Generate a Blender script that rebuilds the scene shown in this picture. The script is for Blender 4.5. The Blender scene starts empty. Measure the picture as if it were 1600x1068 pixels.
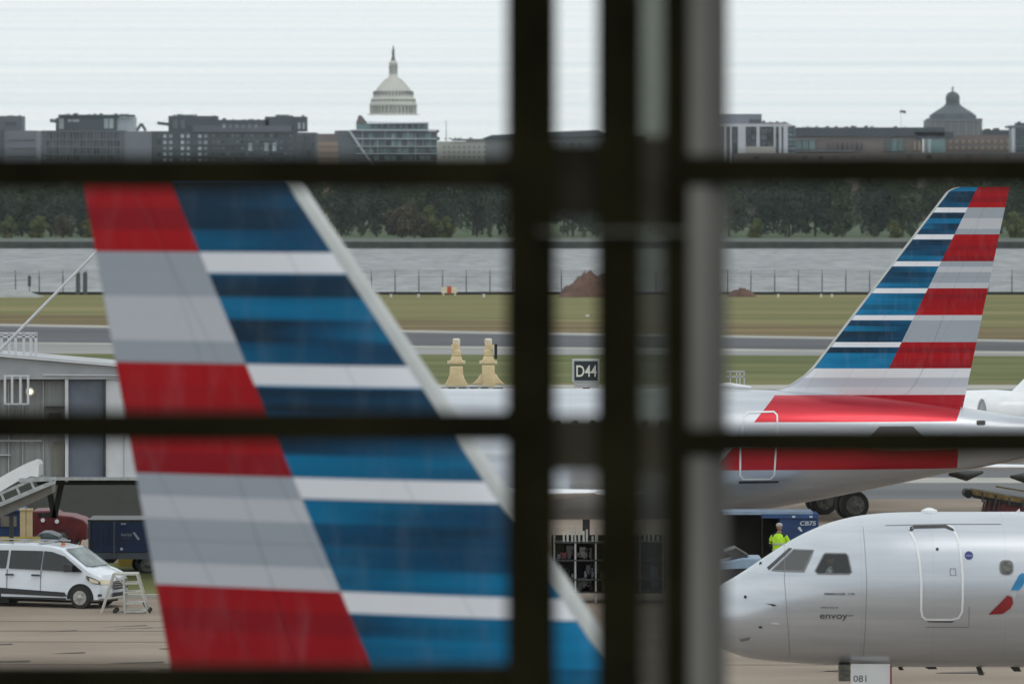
import bpy, bmesh, math, random
from mathutils import Vector, Matrix
random.seed(7)
R = math.radians
F, HZ, H = 9200.0, 300.0, 12.0          # focal length in photo pixels, horizon row, eye height (m)
COL = bpy.context.scene.collection

def W(px, py, D):                        # photo pixel at a distance -> point in metres
    return Vector(((px-800)/F*D, D, H-(py-HZ)/F*D))
def GD(py, z=0.0):                       # distance at which the ground shows on row py
    return (H-z)*F/(py-HZ)
def G(px, py, z=0.0):
    D = GD(py, z); return Vector(((px-800)/F*D, D, z))

# ------------------------------------------------------------------ materials
def mat(name, col, rough=0.6, metal=0.0, var=0.0, scale=1.0, stretch=(1,1,1), bump=0.0, coat=0.0, col2=None, detail=4.0, spec=0.5):
    m = bpy.data.materials.new(name); m.use_nodes = True
    nt = m.node_tree; b = nt.nodes['Principled BSDF']
    b.inputs['Base Color'].default_value = (*col, 1)
    b.inputs['Roughness'].default_value = rough; b.inputs['Metallic'].default_value = metal
    b.inputs['Coat Weight'].default_value = coat; b.inputs['Specular IOR Level'].default_value = spec
    tc = nt.nodes.new('ShaderNodeTexCoord'); mp = nt.nodes.new('ShaderNodeMapping')
    mp.inputs['Scale'].default_value = stretch
    nt.links.new(tc.outputs['Object'], mp.inputs['Vector'])
    n = nt.nodes.new('ShaderNodeTexNoise'); n.inputs['Scale'].default_value = scale; n.inputs['Detail'].default_value = detail
    nt.links.new(mp.outputs['Vector'], n.inputs['Vector'])
    if var > 0 or col2:
        rp = nt.nodes.new('ShaderNodeValToRGB')
        c2 = col2 or tuple(min(1, c*(1+var)) for c in col)
        c1 = col if col2 else tuple(c*(1-var) for c in col)
        rp.color_ramp.elements[0].color = (*c1, 1); rp.color_ramp.elements[0].position = 0.32
        rp.color_ramp.elements[1].color = (*c2, 1); rp.color_ramp.elements[1].position = 0.68
        nt.links.new(n.outputs['Fac'], rp.inputs['Fac']); nt.links.new(rp.outputs['Color'], b.inputs['Base Color'])
    if bump:
        bp = nt.nodes.new('ShaderNodeBump'); bp.inputs['Strength'].default_value = bump
        nt.links.new(n.outputs['Fac'], bp.inputs['Height']); nt.links.new(bp.outputs['Normal'], b.inputs['Normal'])
    return m

class NT:                                # small helper for math node chains
    def __init__(s, m):
        s.nt = m.node_tree
    def v(s, x, inp):
        if isinstance(x, (int, float)): inp.default_value = x
        else: s.nt.links.new(x, inp)
    def m(s, op, a, b=0.0, clamp=False):
        n = s.nt.nodes.new('ShaderNodeMath'); n.operation = op; n.use_clamp = clamp
        s.v(a, n.inputs[0]); s.v(b, n.inputs[1]); return n.outputs[0]
    def mix(s, f, a, b):
        n = s.nt.nodes.new('ShaderNodeMix'); n.data_type = 'RGBA'
        s.v(f, n.inputs[0])
        for x, i in ((a, 6), (b, 7)):
            if isinstance(x, tuple): n.inputs[i].default_value = (*x, 1)
            else: s.nt.links.new(x, n.inputs[i])
        return n.outputs[2]
    def wn(s, x):
        n = s.nt.nodes.new('ShaderNodeTexWhiteNoise'); n.noise_dimensions = '1D'; s.v(x, n.inputs['W']); return n.outputs['Value']
    def ramp(s, x, stops):
        n = s.nt.nodes.new('ShaderNodeValToRGB'); e = n.color_ramp.elements
        while len(e) < len(stops): e.new(0.5)
        for el, (p, c) in zip(e, stops): el.position = p; el.color = (*c, 1)
        s.v(x, n.inputs['Fac']); return n.outputs['Color']

PER = 0.8535; ZB0 = 11.51
def fin_mat(name, off):
    """tail livery: red / grey bands aft, blue / white bands forward, in the aircraft's own coordinates (x aft, z up)"""
    m = mat(name, (.6,.6,.6), rough=0.42, coat=0.0, scale=0.7, spec=.22)
    q = NT(m); nt = m.node_tree; b = nt.nodes['Principled BSDF']
    tc = nt.nodes.new('ShaderNodeTexCoord'); sp = nt.nodes.new('ShaderNodeSeparateXYZ')
    nt.links.new(tc.outputs['Object'], sp.inputs[0]); x, z = sp.outputs[0], sp.outputs[2]
    t = q.m('DIVIDE', q.m('SUBTRACT', ZB0+PER*2, z), PER)            # band number from the top (2 = first border)
    band = q.m('FLOOR', t); fr = q.m('FRACT', t)
    odd = q.m('MODULO', band, 2.0)                                     # band 1 red, 2 grey, 3 red ...
    sub = q.m('FLOOR', q.m('MULTIPLY', t, 5.0))
    r1 = q.wn(q.m('ADD', sub, 3.5)); r2 = q.wn(q.m('ADD', sub, 71.5)); r3 = q.wn(q.m('ADD', sub, 131.5))
    # blue field: horizontal strokes fading from navy to bright blue in either direction
    g = q.m('MULTIPLY', q.m('SUBTRACT', r2, 0.5), q.m('MULTIPLY', q.m('ADD', x, 3.2), 0.9))
    val = q.m('ADD', q.m('ADD', q.m('MULTIPLY', r1, 0.6), .12), g, True)
    n = nt.nodes.new('ShaderNodeTexNoise'); n.inputs['Scale'].default_value = 1.0; n.inputs['Detail'].default_value = 3
    mp = nt.nodes.new('ShaderNodeMapping'); mp.inputs['Scale'].default_value = (0.5, 0.5, 7)
    nt.links.new(tc.outputs['Object'], mp.inputs['Vector']); nt.links.new(mp.outputs[0], n.inputs['Vector'])
    val = q.m('ADD', val, q.m('MULTIPLY', q.m('SUBTRACT', n.outputs['Fac'], .5), 0.9), True)
    blue = q.ramp(val, [(0.0, (.003,.026,.056)), (0.3, (.002,.056,.13)), (0.6, (.001,.12,.25)), (1.0, (.001,.19,.40))])
    white = (.78,.79,.84)
    bw = q.m('LESS_THAN', fr, 0.185)
    bw = q.m('MULTIPLY', bw, q.m('GREATER_THAN', t, 2.0))
    blue = q.mix(bw, blue, white)
    grey = q.mix(q.m('GREATER_THAN', r1, 0.5), (.33,.37,.425), (.53,.55,.6))
    grey = q.mix(q.m('MULTIPLY', n.outputs['Fac'], 0.25), grey, (.5,.5,.54))
    red = q.mix(r3, (.25,.003,.010), (.40,.003,.008))
    back = q.mix(odd, grey, red)
    line = q.m('ADD', -1.016-0.493*12.14+off, q.m('MULTIPLY', z, 0.493))
    fore = q.m('LESS_THAN', x, line)
    col = q.mix(fore, back, blue)
    low = q.m('LESS_THAN', z, ZB0-6*PER+0.02)                          # below the last blue band
    lowc = q.ramp(q.m('MULTIPLY', q.m('SUBTRACT', ZB0-6*PER, z), 1.0), [(0.0,(.72,.73,.77)),(0.25,(.72,.73,.77)),(0.3,(.47,.49,.55)),(0.55,(.50,.52,.58)),(0.6,(.62,.63,.68)),(.8,(.66,.66,.7))])
    isred = q.m('LESS_THAN', z, 5.57)
    lowc = q.mix(isred, lowc, (.42,.012,.025))
    col = q.mix(low, col, lowc)
    n3 = nt.nodes.new('ShaderNodeTexNoise'); n3.inputs['Scale'].default_value = 1.6; n3.inputs['Detail'].default_value = 9; n3.inputs['Roughness'].default_value = .65
    mp3 = nt.nodes.new('ShaderNodeMapping'); mp3.inputs['Rotation'].default_value = (0, .45, 0); mp3.inputs['Scale'].default_value = (3, 1, .7)
    nt.links.new(tc.outputs['Object'], mp3.inputs['Vector']); nt.links.new(mp3.outputs[0], n3.inputs['Vector'])
    wear = nt.nodes.new('ShaderNodeMapRange'); wear.inputs[1].default_value=.5; wear.inputs[2].default_value=.75; wear.inputs[4].default_value=.08
    nt.links.new(n3.outputs['Fac'], wear.inputs[0]); col = q.mix(wear.outputs[0], col, (.42,.45,.5))
    sm_ = q.m('LESS_THAN', q.m('FRACT', q.m('DIVIDE', q.m('ADD', z, .3), 1.37)), .008)
    sv_ = q.m('LESS_THAN', q.m('FRACT', q.m('DIVIDE', q.m('SUBTRACT', x, q.m('MULTIPLY', z, .6)), 1.1)), .012)
    col = q.mix(q.m('MULTIPLY', q.m('MAXIMUM', sm_, sv_), .28), col, (.08,.08,.1))
    nt.links.new(col, b.inputs['Base Color'])
    return m

def fus_mat(name, striped=True):
    """silver white fuselage; on the tail red bands bounded by slanted ends and a bare grey patch round the tailplane root"""
    m = mat(name, (.6,.6,.6), rough=0.3, coat=0.1, scale=0.7, metal=.55)
    q = NT(m); nt = m.node_tree; b = nt.nodes['Principled BSDF']
    tc = nt.nodes.new('ShaderNodeTexCoord'); sp = nt.nodes.new('ShaderNodeSeparateXYZ')
    nt.links.new(tc.outputs['Object'], sp.inputs[0]); x, z = sp.outputs[0], sp.outputs[2]
    n = nt.nodes.new('ShaderNodeTexNoise'); n.inputs['Scale'].default_value = 1.2; n.inputs['Detail'].default_value = 5
    mp = nt.nodes.new('ShaderNodeMapping'); mp.inputs['Scale'].default_value = (0.25, 1, 3)
    nt.links.new(tc.outputs['Object'], mp.inputs['Vector']); nt.links.new(mp.outputs[0], n.inputs['Vector'])
    base = q.ramp(n.outputs['Fac'], [(0.3, (.47,.50,.55)), (0.7, (.60,.62,.66))])
    # skin panel seams
    def seam(co, step, w):
        f = q.m('FRACT', q.m('DIVIDE', co, step)); return q.m('LESS_THAN', f, w)
    s = q.m('MAXIMUM', seam(x, 1.55, 0.008), seam(z, 0.93, 0.012))
    base = q.mix(q.m('MULTIPLY', s, 0.22), base, (.3,.3,.32))
    if striped:
        r1 = q.m('MULTIPLY', q.m('LESS_THAN', z, 5.58), q.m('GREATER_THAN', z, 4.76))
        r2 = q.m('MULTIPLY', q.m('LESS_THAN', z, 3.98), q.m('GREATER_THAN', z, 3.26))
        r3 = q.m('MULTIPLY', q.m('LESS_THAN', z, 2.4), q.m('GREATER_THAN', z, 2.0))
        red = q.m('MAXIMUM', r1, r2)
        front = q.m('GREATER_THAN', x, q.m('ADD', -7.46-5.6*0.86, q.m('MULTIPLY', z, 0.86)))
        rear = q.m('LESS_THAN', x, q.m('ADD', -1.55-5.2*0.45, q.m('MULTIPLY', z, 0.45)))
        rear2 = q.m('LESS_THAN', x, -1.7)
        f = q.m('MULTIPLY', red, q.m('MULTIPLY', front, q.m('MAXIMUM', rear, q.m('MULTIPLY', rear2, q.m('LESS_THAN', z, 4.2)))))
        n2 = nt.nodes.new('ShaderNodeTexNoise'); n2.inputs['Scale'].default_value = 0.9
        nt.links.new(mp.outputs[0], n2.inputs['Vector'])
        redc = q.ramp(n2.outputs['Fac'], [(0.35,(.42,.01,.025)),(0.6,(.52,.025,.04))])
        base = q.mix(f, base, redc)
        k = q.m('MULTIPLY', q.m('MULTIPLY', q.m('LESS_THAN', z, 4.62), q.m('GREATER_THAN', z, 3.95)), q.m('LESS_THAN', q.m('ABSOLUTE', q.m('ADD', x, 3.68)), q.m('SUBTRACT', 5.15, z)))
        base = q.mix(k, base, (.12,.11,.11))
    nt.links.new(base, b.inputs['Base Color'])
    return m

M = {}
M['concrete'] = mat('apron_concrete', (.245,.198,.16), 0.85, spec=.05, scale=0.3, stretch=(0.6,1,1), col2=(.315,.262,.215), bump=0.05, detail=8)
M['asphalt'] = mat('asphalt', (.115,.118,.125), 0.85, spec=.08, scale=0.1, stretch=(0.15,1,1), col2=(.18,.18,.185), detail=8)
M['taxi'] = mat('taxiway_asphalt', (.085,.087,.095), 0.85, spec=.08, scale=0.06, stretch=(0.1,1,1), col2=(.125,.125,.135), detail=6)
M['shoulder'] = mat('pale_concrete', (.2,.2,.195), 0.85, scale=0.1, stretch=(0.1,1,1), col2=(.28,.275,.265))
M['edge'] = mat('pale_edge', (.38,.37,.34), 0.85, spec=.05, var=0.15, scale=0.2)
M['grass'] = mat('mown_grass', (.115,.125,.045), 0.95, spec=.08, scale=0.09, stretch=(0.1,1,1), col2=(.23,.20,.095), detail=10, bump=0.1)
M['grassgreen'] = mat('green_grass', (.085,.1,.036), 0.95, spec=.08, scale=0.12, stretch=(0.25,1,1), col2=(.17,.175,.075), detail=10)
M['parkgrass'] = mat('park_grass', (.085,.115,.065), 0.95, spec=.08, var=.2, scale=0.02)
M['seawall'] = mat('seawall_stone', (.05,.055,.05), 0.9, var=.3, scale=0.5)
M['promen'] = mat('promenade', (.11,.122,.11), 0.9, spec=.1, var=.15, scale=0.1)
M['black'] = mat('black_rubber', (.018,.018,.018), 0.8)
M['tyre'] = mat('tyre_rubber', (.022,.022,.022), 0.75, var=.3, scale=20)
M['darkmetal'] = mat('dark_metal', (.05,.05,.05), 0.5, 0.3, var=.3, scale=4)
M['steel'] = mat('galvanised_steel', (.42,.43,.44), 0.45, 0.5, var=.15, scale=6)
M['alu'] = mat('ladder_aluminium', (.5,.5,.46), 0.45, 0.3, var=.12, scale=8)
M['whitepaint'] = mat('white_paint', (.76,.77,.79), 0.35, coat=.3, var=.05, scale=2)
M['finedge'] = mat('fin_edge_paint', (.48,.50,.49), 0.4, var=.06, scale=3)
M['framedark'] = mat('dark_bronze_frame', (.012,.0105,.0045), 0.8, var=.35, scale=3, spec=.03)
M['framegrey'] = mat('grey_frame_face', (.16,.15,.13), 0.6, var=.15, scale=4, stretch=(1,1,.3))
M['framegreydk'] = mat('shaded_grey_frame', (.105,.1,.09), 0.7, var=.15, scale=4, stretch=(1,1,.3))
M['framebrown'] = mat('brown_frame', (.042,.037,.026), 0.8, var=.3, scale=3, spec=.03)
M['vanwhite'] = mat('van_white_paint', (.68,.72,.78), 0.25, coat=.6, var=.03, scale=3)
M['glassdark'] = mat('dark_glass', (.015,.018,.02), 0.08, spec=.6)
M['shieldglass'] = mat('windscreen_glass', (.13,.165,.165), 0.12, var=.5, scale=2.5, spec=.6)
M['plastic'] = mat('black_trim', (.03,.032,.036), 0.55, var=.2, scale=8)
M['hub'] = mat('wheel_cover', (.42,.41,.4), 0.35, 0.6, var=.15, scale=10)
M['hubdark'] = mat('wheel_hub', (.12,.12,.11), 0.45, 0.6, var=.4, scale=12)
M['amber'] = mat('amber_plastic', (.5,.13,.02), 0.3)
M['lampglass'] = mat('headlamp_glass', (.75,.66,.5), 0.15, coat=.5)
M['bluebox'] = mat('blue_container', (.012,.04,.13), 0.5, var=.3, scale=1.5)
M['bluebright'] = mat('blue_canvas', (.02,.06,.17), 0.6, var=.25, scale=2)
M['bluepale'] = mat('pale_blue_panel', (.22,.3,.4), 0.45, var=.15, scale=2)
M['maroon'] = mat('maroon_paint', (.11,.012,.016), 0.5, var=.35, scale=2)
M['cream'] = mat('cream_paint', (.66,.52,.3), 0.6, var=.12, scale=3)
M['creamlt'] = mat('cream_cap', (.72,.64,.5), 0.6, var=.08, scale=3)
M['beltbrown'] = mat('worn_ochre_paint', (.17,.12,.045), 0.7, var=.5, scale=5)
M['yellow'] = mat('yellow_paint', (.5,.38,.08), 0.6, var=.25, scale=3)
M['greyclad'] = mat('bridge_cladding', (.36,.37,.39), 0.5, var=.1, scale=1.2)
M['corrug'] = mat('corrugated_cladding', (.25,.26,.26), 0.5, var=.22, scale=1.0, stretch=(6,6,.4))
M['slate'] = mat('slate_panel', (.115,.135,.17), 0.5, var=.12, scale=1.5)
M['bridgewhite'] = mat('bridge_white', (.56,.57,.6), 0.5, var=.07, scale=2)
M['tarp_and_shade'] = mat('dark_canvas_and_shade', (.03,.03,.025), 0.95, var=.2, scale=1.5, spec=.05)
M['dirt'] = mat('red_dirt', (.105,.058,.044), 0.95, var=.3, scale=0.8, bump=.4)
M['gravel'] = mat('grey_gravel', (.27,.275,.27), 0.95, var=.2, scale=0.8, bump=.4)
M['orange'] = mat('orange_plastic', (.5,.09,.03), 0.6, var=.2, scale=5)
M['fence'] = mat('fence_steel', (.09,.095,.1), 0.6, 0.3)
M['signblack'] = mat('sign_black', (.012,.018,.022), 0.5)
M['signwhite'] = mat('sign_letter', (.7,.69,.6), 0.6)
M['signframe'] = mat('sign_frame', (.42,.44,.42), 0.5)
M['txtdark'] = mat('dark_lettering', (.08,.08,.1), 0.5)
M['txtpale'] = mat('pale_lettering', (.5,.55,.62), 0.5)
M['logoblue'] = mat('emblem_blue', (.02,.2,.42), 0.4, var=.35, scale=3)
M['logored'] = mat('emblem_red', (.25,.018,.02), 0.4, var=.15, scale=3)
M['logogrey'] = mat('emblem_grey', (.45,.47,.5), 0.4)
M['navy'] = mat('navy_badge', (.03,.035,.2), 0.5)
M['cockpit'] = mat('cockpit_interior', (.045,.047,.052), 0.9, var=.4, scale=3)
M['paneline'] = mat('panel_seam', (.2,.2,.21), 0.5)
M['shirt'] = mat('white_shirt', (.7,.72,.75), 0.8)
M['skin'] = mat('skin', (.3,.16,.1), 0.6)
M['vest'] = mat('hi_vis_vest', (.42,.72,.02), 0.7, var=.12, scale=9)
M['navycloth'] = mat('navy_clothing', (.02,.022,.03), 0.85)
M['cap'] = mat('grey_cap', (.4,.38,.36), 0.8)
M['stone'] = mat('dome_stone', (.57,.56,.52), 0.8, var=.06, scale=.1)
M['stonedark'] = mat('dome_window', (.07,.08,.09), 0.7)
M['bronze'] = mat('weathered_bronze', (.12,.13,.13), 0.7)
M['copper'] = mat('patina_roof', (.055,.075,.085), 0.75, var=.15, scale=.1)
M['graystone'] = mat('grey_stone', (.15,.152,.16), 0.8, var=.08, scale=.05)
M['officedark'] = mat('dark_office_wall', (.06,.078,.092), 0.7, var=.12, scale=.05)
M['officemid'] = mat('grey_office_wall', (.11,.125,.145), 0.7, var=.1, scale=.05)
M['officelight'] = mat('pale_office_wall', (.17,.185,.215), 0.7, var=.08, scale=.05)
M['officewhite'] = mat('white_office_wall', (.52,.53,.58), 0.7, var=.06, scale=.05)
M['brownbrick'] = mat('brown_brick_wall', (.16,.13,.125), 0.8, var=.12, scale=.05)
M['tanbrick'] = mat('tan_brick_wall', (.3,.22,.17), 0.8, var=.1, scale=.05)
M['beige'] = mat('beige_stone_wall', (.4,.39,.36), 0.8, var=.08, scale=.05)
M['teal'] = mat('teal_glass', (.1,.155,.165), 0.4, var=.2, scale=.1)
M['winddk'] = mat('window_dark', (.035,.04,.047), 0.35, var=.3, scale=.1)
M['windpale'] = mat('window_pale', (.3,.34,.37), 0.4, var=.15, scale=.2)
M['roofdark'] = mat('dark_roof', (.05,.065,.08), 0.7, var=.1, scale=.05)
M['trunk'] = mat('bark', (.05,.042,.035), 0.9, var=.3, scale=2)
M['bracket'] = mat('bracket_metal', (.024,.021,.014), 0.8, var=.3, scale=4, spec=.03)

def vary(m, lo, hi):
    nt=m.node_tree; b=nt.nodes['Principled BSDF']; src=b.inputs['Base Color'].links[0].from_socket
    oi=nt.nodes.new('ShaderNodeObjectInfo'); mr=nt.nodes.new('ShaderNodeMapRange'); mr.inputs[3].default_value=lo; mr.inputs[4].default_value=hi
    nt.links.new(oi.outputs['Random'],mr.inputs[0]); vm=nt.nodes.new('ShaderNodeVectorMath'); vm.operation='SCALE'
    nt.links.new(src,vm.inputs[0]); nt.links.new(mr.outputs[0],vm.inputs[3]); nt.links.new(vm.outputs[0],b.inputs['Base Color'])
vary(M['winddk'],.3,2.6); vary(M['windpale'],.45,1.5); vary(M['teal'],.5,1.9)
def leafmat(name, c1, c2):
    m = mat(name, c1, 0.8, scale=.35, col2=c2, detail=3, spec=.2)
    return m
LEAF = {'dark': leafmat('leaves_dark', (.026,.044,.036), (.068,.09,.062)),
        'mid': leafmat('leaves_mid', (.032,.056,.036), (.095,.12,.062)),
        'light': leafmat('leaves_yellow_green', (.06,.08,.03), (.17,.18,.065)),
        'rust': leafmat('leaves_rust', (.06,.06,.045), (.13,.11,.075))}

# water: small waves, dark body, broken sky reflections painted into the colour as paler streaks
wm = bpy.data.materials.new('river_water'); wm.use_nodes = True
nt = wm.node_tree; b = nt.nodes['Principled BSDF']
b.inputs['Base Color'].default_value = (.16,.17,.17,1); b.inputs['Roughness'].default_value = .45
tc = nt.nodes.new('ShaderNodeTexCoord'); mp = nt.nodes.new('ShaderNodeMapping'); mp.inputs['Scale'].default_value = (.3, .05, 1)
n = nt.nodes.new('ShaderNodeTexNoise'); n.inputs['Scale'].default_value = 1.0; n.inputs['Detail'].default_value = 8; n.inputs['Roughness'].default_value = .7
bp = nt.nodes.new('ShaderNodeBump'); bp.inputs['Strength'].default_value = 1.0; bp.inputs['Distance'].default_value = 1.2
nt.links.new(tc.outputs['Object'], mp.inputs[0]); nt.links.new(mp.outputs[0], n.inputs['Vector'])
nt.links.new(n.outputs['Fac'], bp.inputs['Height']); nt.links.new(bp.outputs[0], b.inputs['Normal'])
rp = nt.nodes.new('ShaderNodeValToRGB'); rp.color_ramp.elements[0].position=.35; rp.color_ramp.elements[1].position=.65
rp.color_ramp.elements[0].color=(.07,.075,.08,1); rp.color_ramp.elements[1].color=(.28,.29,.30,1)
nt.links.new(n.outputs['Fac'], rp.inputs[0]); nt.links.new(rp.outputs[0], b.inputs['Base Color'])
M['water'] = wm

tg = bpy.data.materials.new('tinted_glass'); tg.use_nodes = True
nt = tg.node_tree; nt.nodes.clear()
o = nt.nodes.new('ShaderNodeOutputMaterial'); tr = nt.nodes.new('ShaderNodeBsdfTransparent'); tr.inputs[0].default_value = (.36,.37,.34,1)
gl = nt.nodes.new('ShaderNodeBsdfGlossy'); gl.inputs['Roughness'].default_value=.2; mx = nt.nodes.new('ShaderNodeMixShader'); mx.inputs[0].default_value=.04
nt.links.new(tr.outputs[0], mx.inputs[1]); nt.links.new(gl.outputs[0], mx.inputs[2]); nt.links.new(mx.outputs[0], o.inputs[0])
M['tinted'] = tg
cg = bpy.data.materials.new('cockpit_glass'); cg.use_nodes = True
nt = cg.node_tree; nt.nodes.clear()
o = nt.nodes.new('ShaderNodeOutputMaterial'); tr = nt.nodes.new('ShaderNodeBsdfTransparent'); tr.inputs[0].default_value = (.62,.66,.66,1)
gl = nt.nodes.new('ShaderNodeBsdfGlossy'); gl.inputs['Roughness'].default_value=.06; mx = nt.nodes.new('ShaderNodeMixShader'); mx.inputs[0].default_value=.16
nt.links.new(tr.outputs[0], mx.inputs[1]); nt.links.new(gl.outputs[0], mx.inputs[2]); nt.links.new(mx.outputs[0], o.inputs[0])
M['cockglass'] = cg
cg2=cg.copy(); cg2.name='side_window_glass'; M['cockglass2']=cg2
for n_ in cg2.node_tree.nodes:
    if n_.type=='MIX_SHADER': n_.inputs[0].default_value=.07
M['domeshade'] = mat('dome_shade_window', (.24,.24,.235), 0.7)
bm_ = bpy.data.materials.new('lit_bulb'); bm_.use_nodes = True
bb = bm_.node_tree.nodes['Principled BSDF']; bb.inputs['Emission Color'].default_value=(1,.8,.5,1); bb.inputs['Emission Strength'].default_value=3.0
M['bulb'] = bm_

# ------------------------------------------------------------------ mesh helpers
class MB:
    def __init__(s): s.v=[]; s.f=[]; s.sm=[]
    def add(s, vs, fs, smooth=False):
        k=len(s.v); s.v += [tuple(v) for v in vs]; s.f += [tuple(i+k for i in f) for f in fs]; s.sm += [smooth]*len(fs); return s
    def box(s, x0,x1,y0,y1,z0,z1):
        v=[(x,y,z) for z in (z0,z1) for x,y in ((x0,y0),(x1,y0),(x1,y1),(x0,y1))]
        return s.add(v, [(0,3,2,1),(4,5,6,7),(0,1,5,4),(1,2,6,5),(2,3,7,6),(3,0,4,7)])
    def bar(s, a, b, w, h=None):                    # square bar between two points
        a=Vector(a); b=Vector(b); d=(b-a).normalized(); up=Vector((0,0,1)) if abs(d.z)<.95 else Vector((0,1,0))
        u=d.cross(up).normalized(); w2=u.cross(d).normalized(); h=h or w
        v=[]
        for p in (a,b):
            for i,j in ((-1,-1),(1,-1),(1,1),(-1,1)): v.append(p+u*i*w/2+w2*j*h/2)
        return s.add(v, [(0,1,2,3),(7,6,5,4),(0,4,5,1),(1,5,6,2),(2,6,7,3),(3,7,4,0)])
    def tube(s, pts, r, n=10, caps=True):
        pts=[Vector(p) for p in pts]; rs = r if isinstance(r,(list,tuple)) else [r]*len(pts); rings=[]
        for i,p in enumerate(pts):
            d=(pts[min(i+1,len(pts)-1)]-pts[max(i-1,0)]).normalized()
            up=Vector((0,0,1)) if abs(d.z)<.95 else Vector((0,1,0))
            u=d.cross(up).normalized(); w=u.cross(d).normalized()
            rings.append([p+(u*math.cos(2*math.pi*k/n)+w*math.sin(2*math.pi*k/n))*rs[i] for k in range(n)])
        s.loft(rings, caps); return s
    def loft(s, rings, caps=True, smooth=True):
        n=len(rings[0]); v=[p for r in rings for p in r]; f=[]
        for i in range(len(rings)-1):
            for k in range(n): f.append((i*n+k, i*n+(k+1)%n, (i+1)*n+(k+1)%n, (i+1)*n+k))
        s.add(v,f,smooth)
        if caps:
            s.add(rings[0],[tuple(range(n))[::-1]]); s.add(rings[-1],[tuple(range(n))])
        return s
    def cyl(s, c, r, h, axis='z', n=20, r2=None):
        c=Vector(c); d={'x':Vector((1,0,0)),'y':Vector((0,1,0)),'z':Vector((0,0,1))}[axis]
        u={'x':Vector((0,1,0)),'y':Vector((0,0,1)),'z':Vector((1,0,0))}[axis]; w=d.cross(u); r2=r if r2 is None else r2
        rings=[[c+d*hh+(u*math.cos(2*math.pi*k/n)+w*math.sin(2*math.pi*k/n))*rr for k in range(n)] for hh,rr in ((-h/2,r),(h/2,r2))]
        s.loft(rings,True); return s
    def lathe(s, prof, c=(0,0,0), n=32, sm=True):          # prof: (radius,z) from bottom to top
        rings=[[Vector((c[0]+r*math.cos(2*math.pi*k/n), c[1]+r*math.sin(2*math.pi*k/n), c[2]+z)) for k in range(n)] for r,z in prof]
        s.loft(rings,True,sm); return s
    def prism(s, poly, y0, y1):                       # polygon in x,z pushed along y
        n=len(poly); v=[(x,y0,z) for x,z in poly]+[(x,y1,z) for x,z in poly]
        return s.add(v,[tuple(range(n)),tuple(range(2*n-1,n-1,-1))]+[(i,i+n,(i+1)%n+n,(i+1)%n) for i in range(n)])
    def flat(s, poly): return s.add(poly,[tuple(range(len(poly)))])
    def build(s, name, m, parent=None, fix=True):
        me=bpy.data.meshes.new(name); me.from_pydata(s.v,[],s.f)
        for p,t in zip(me.polygons,s.sm): p.use_smooth=t
        if fix:
            bm=bmesh.new(); bm.from_mesh(me); bmesh.ops.remove_doubles(bm, verts=bm.verts, dist=1e-5); bmesh.ops.recalc_face_normals(bm, faces=bm.faces); bm.to_mesh(me); bm.free()
        if any(s.sm): me.set_sharp_from_angle(angle=R(38))
        for mm in (m if isinstance(m,(list,tuple)) else [m]): me.materials.append(mm)
        o=bpy.data.objects.new(name,me); COL.objects.link(o)
        if parent: o.parent=parent
        return o
def tag(o, label=None, cat=None, group=None, kind=None):
    if label: o['label']=label
    if cat: o['category']=cat
    if group: o['group']=group
    if kind: o['kind']=kind
    return o
def empty(name, loc, rz, label, cat, group=None):
    o=bpy.data.objects.new(name,None); COL.objects.link(o); o.location=loc; o.rotation_euler=(0,0,rz); o.empty_display_size=.5
    return tag(o,label,cat,group)
def copy_tree(o, parent=None):
    c=o.copy(); COL.objects.link(c); c.parent=parent
    for ch in list(o.children): copy_tree(ch,c)
    return c
def bevel(o, w, seg=2):
    m=o.modifiers.new('bevel','BEVEL'); m.width=w; m.segments=seg; m.limit_method='ANGLE'; return o
def interp(t, x):
    if x<=t[0][0]: return t[0][1:]
    for a,b in zip(t,t[1:]):
        if x<=b[0]:
            k=(x-a[0])/(b[0]-a[0]); return tuple(p+(q-p)*k for p,q in zip(a[1:],b[1:]))
    return t[-1][1:]

# ------------------------------------------------------------------ setting: land, water, paving
def sheet(name, poly, m, z):
    return tag(MB().flat([(p[0],p[1],z) for p in poly]).build(name,m,fix=False), kind='structure')
X=700
MB().box(-X,X,-60,700,-2.5,0).build('grass_ground',M['grass'])
tag(bpy.data.objects['grass_ground'],kind='structure')
tag(MB().box(-1500,1500,1412,9000,-2.5,0).build('far_shore_ground',M['parkgrass']),kind='structure')
tag(MB().flat([(-1500,690,-1.5),(1500,690,-1.5),(1500,1420,-1.5),(-1500,1420,-1.5)]).build('river_water',M['water'],fix=False),kind='structure')
tag(MB().box(-1500,1500,1409.5,1413,-2.4,.12).build('seawall',M['seawall']),kind='structure')
sheet('promenade_path',[(-1500,1415),(1500,1415),(1500,1530),(-1500,1530)],M['promen'],.02)
def band(name, m, z, ta, tb, ba, bb, n=1):             # strip whose edges pass photo rows ta..tb (far edge) and ba..bb (near edge)
    pts=[]
    for px in (-2500,-1000,800,2600,4100): pts.append(G(px, ta+(tb-ta)*px/1600))
    for px in (4100,2600,800,-1000,-2500): pts.append(G(px, ba+(bb-ba)*px/1600))
    return sheet(name,pts,m,z)
band('taxiway_shoulder',M['shoulder'],.006,506,531,552,556)
band('taxiway_asphalt',M['taxi'],.012,510,535,534,549)
band('taxiway_edge_line_far',M['edge'],.018,506,531,508.5,533.5)
band('taxiway_edge_line_near',M['edge'],.018,534.5,549,536.5,552.5)
sheet('apron_asphalt',[(-X,-60),(X,-60),(X,365),(-X,365)],M['asphalt'],.006)
sheet('apron_edge_line',[(-X,358),(X,358),(X,366.5),(-X,366.5)],M['edge'],.012)
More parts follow.
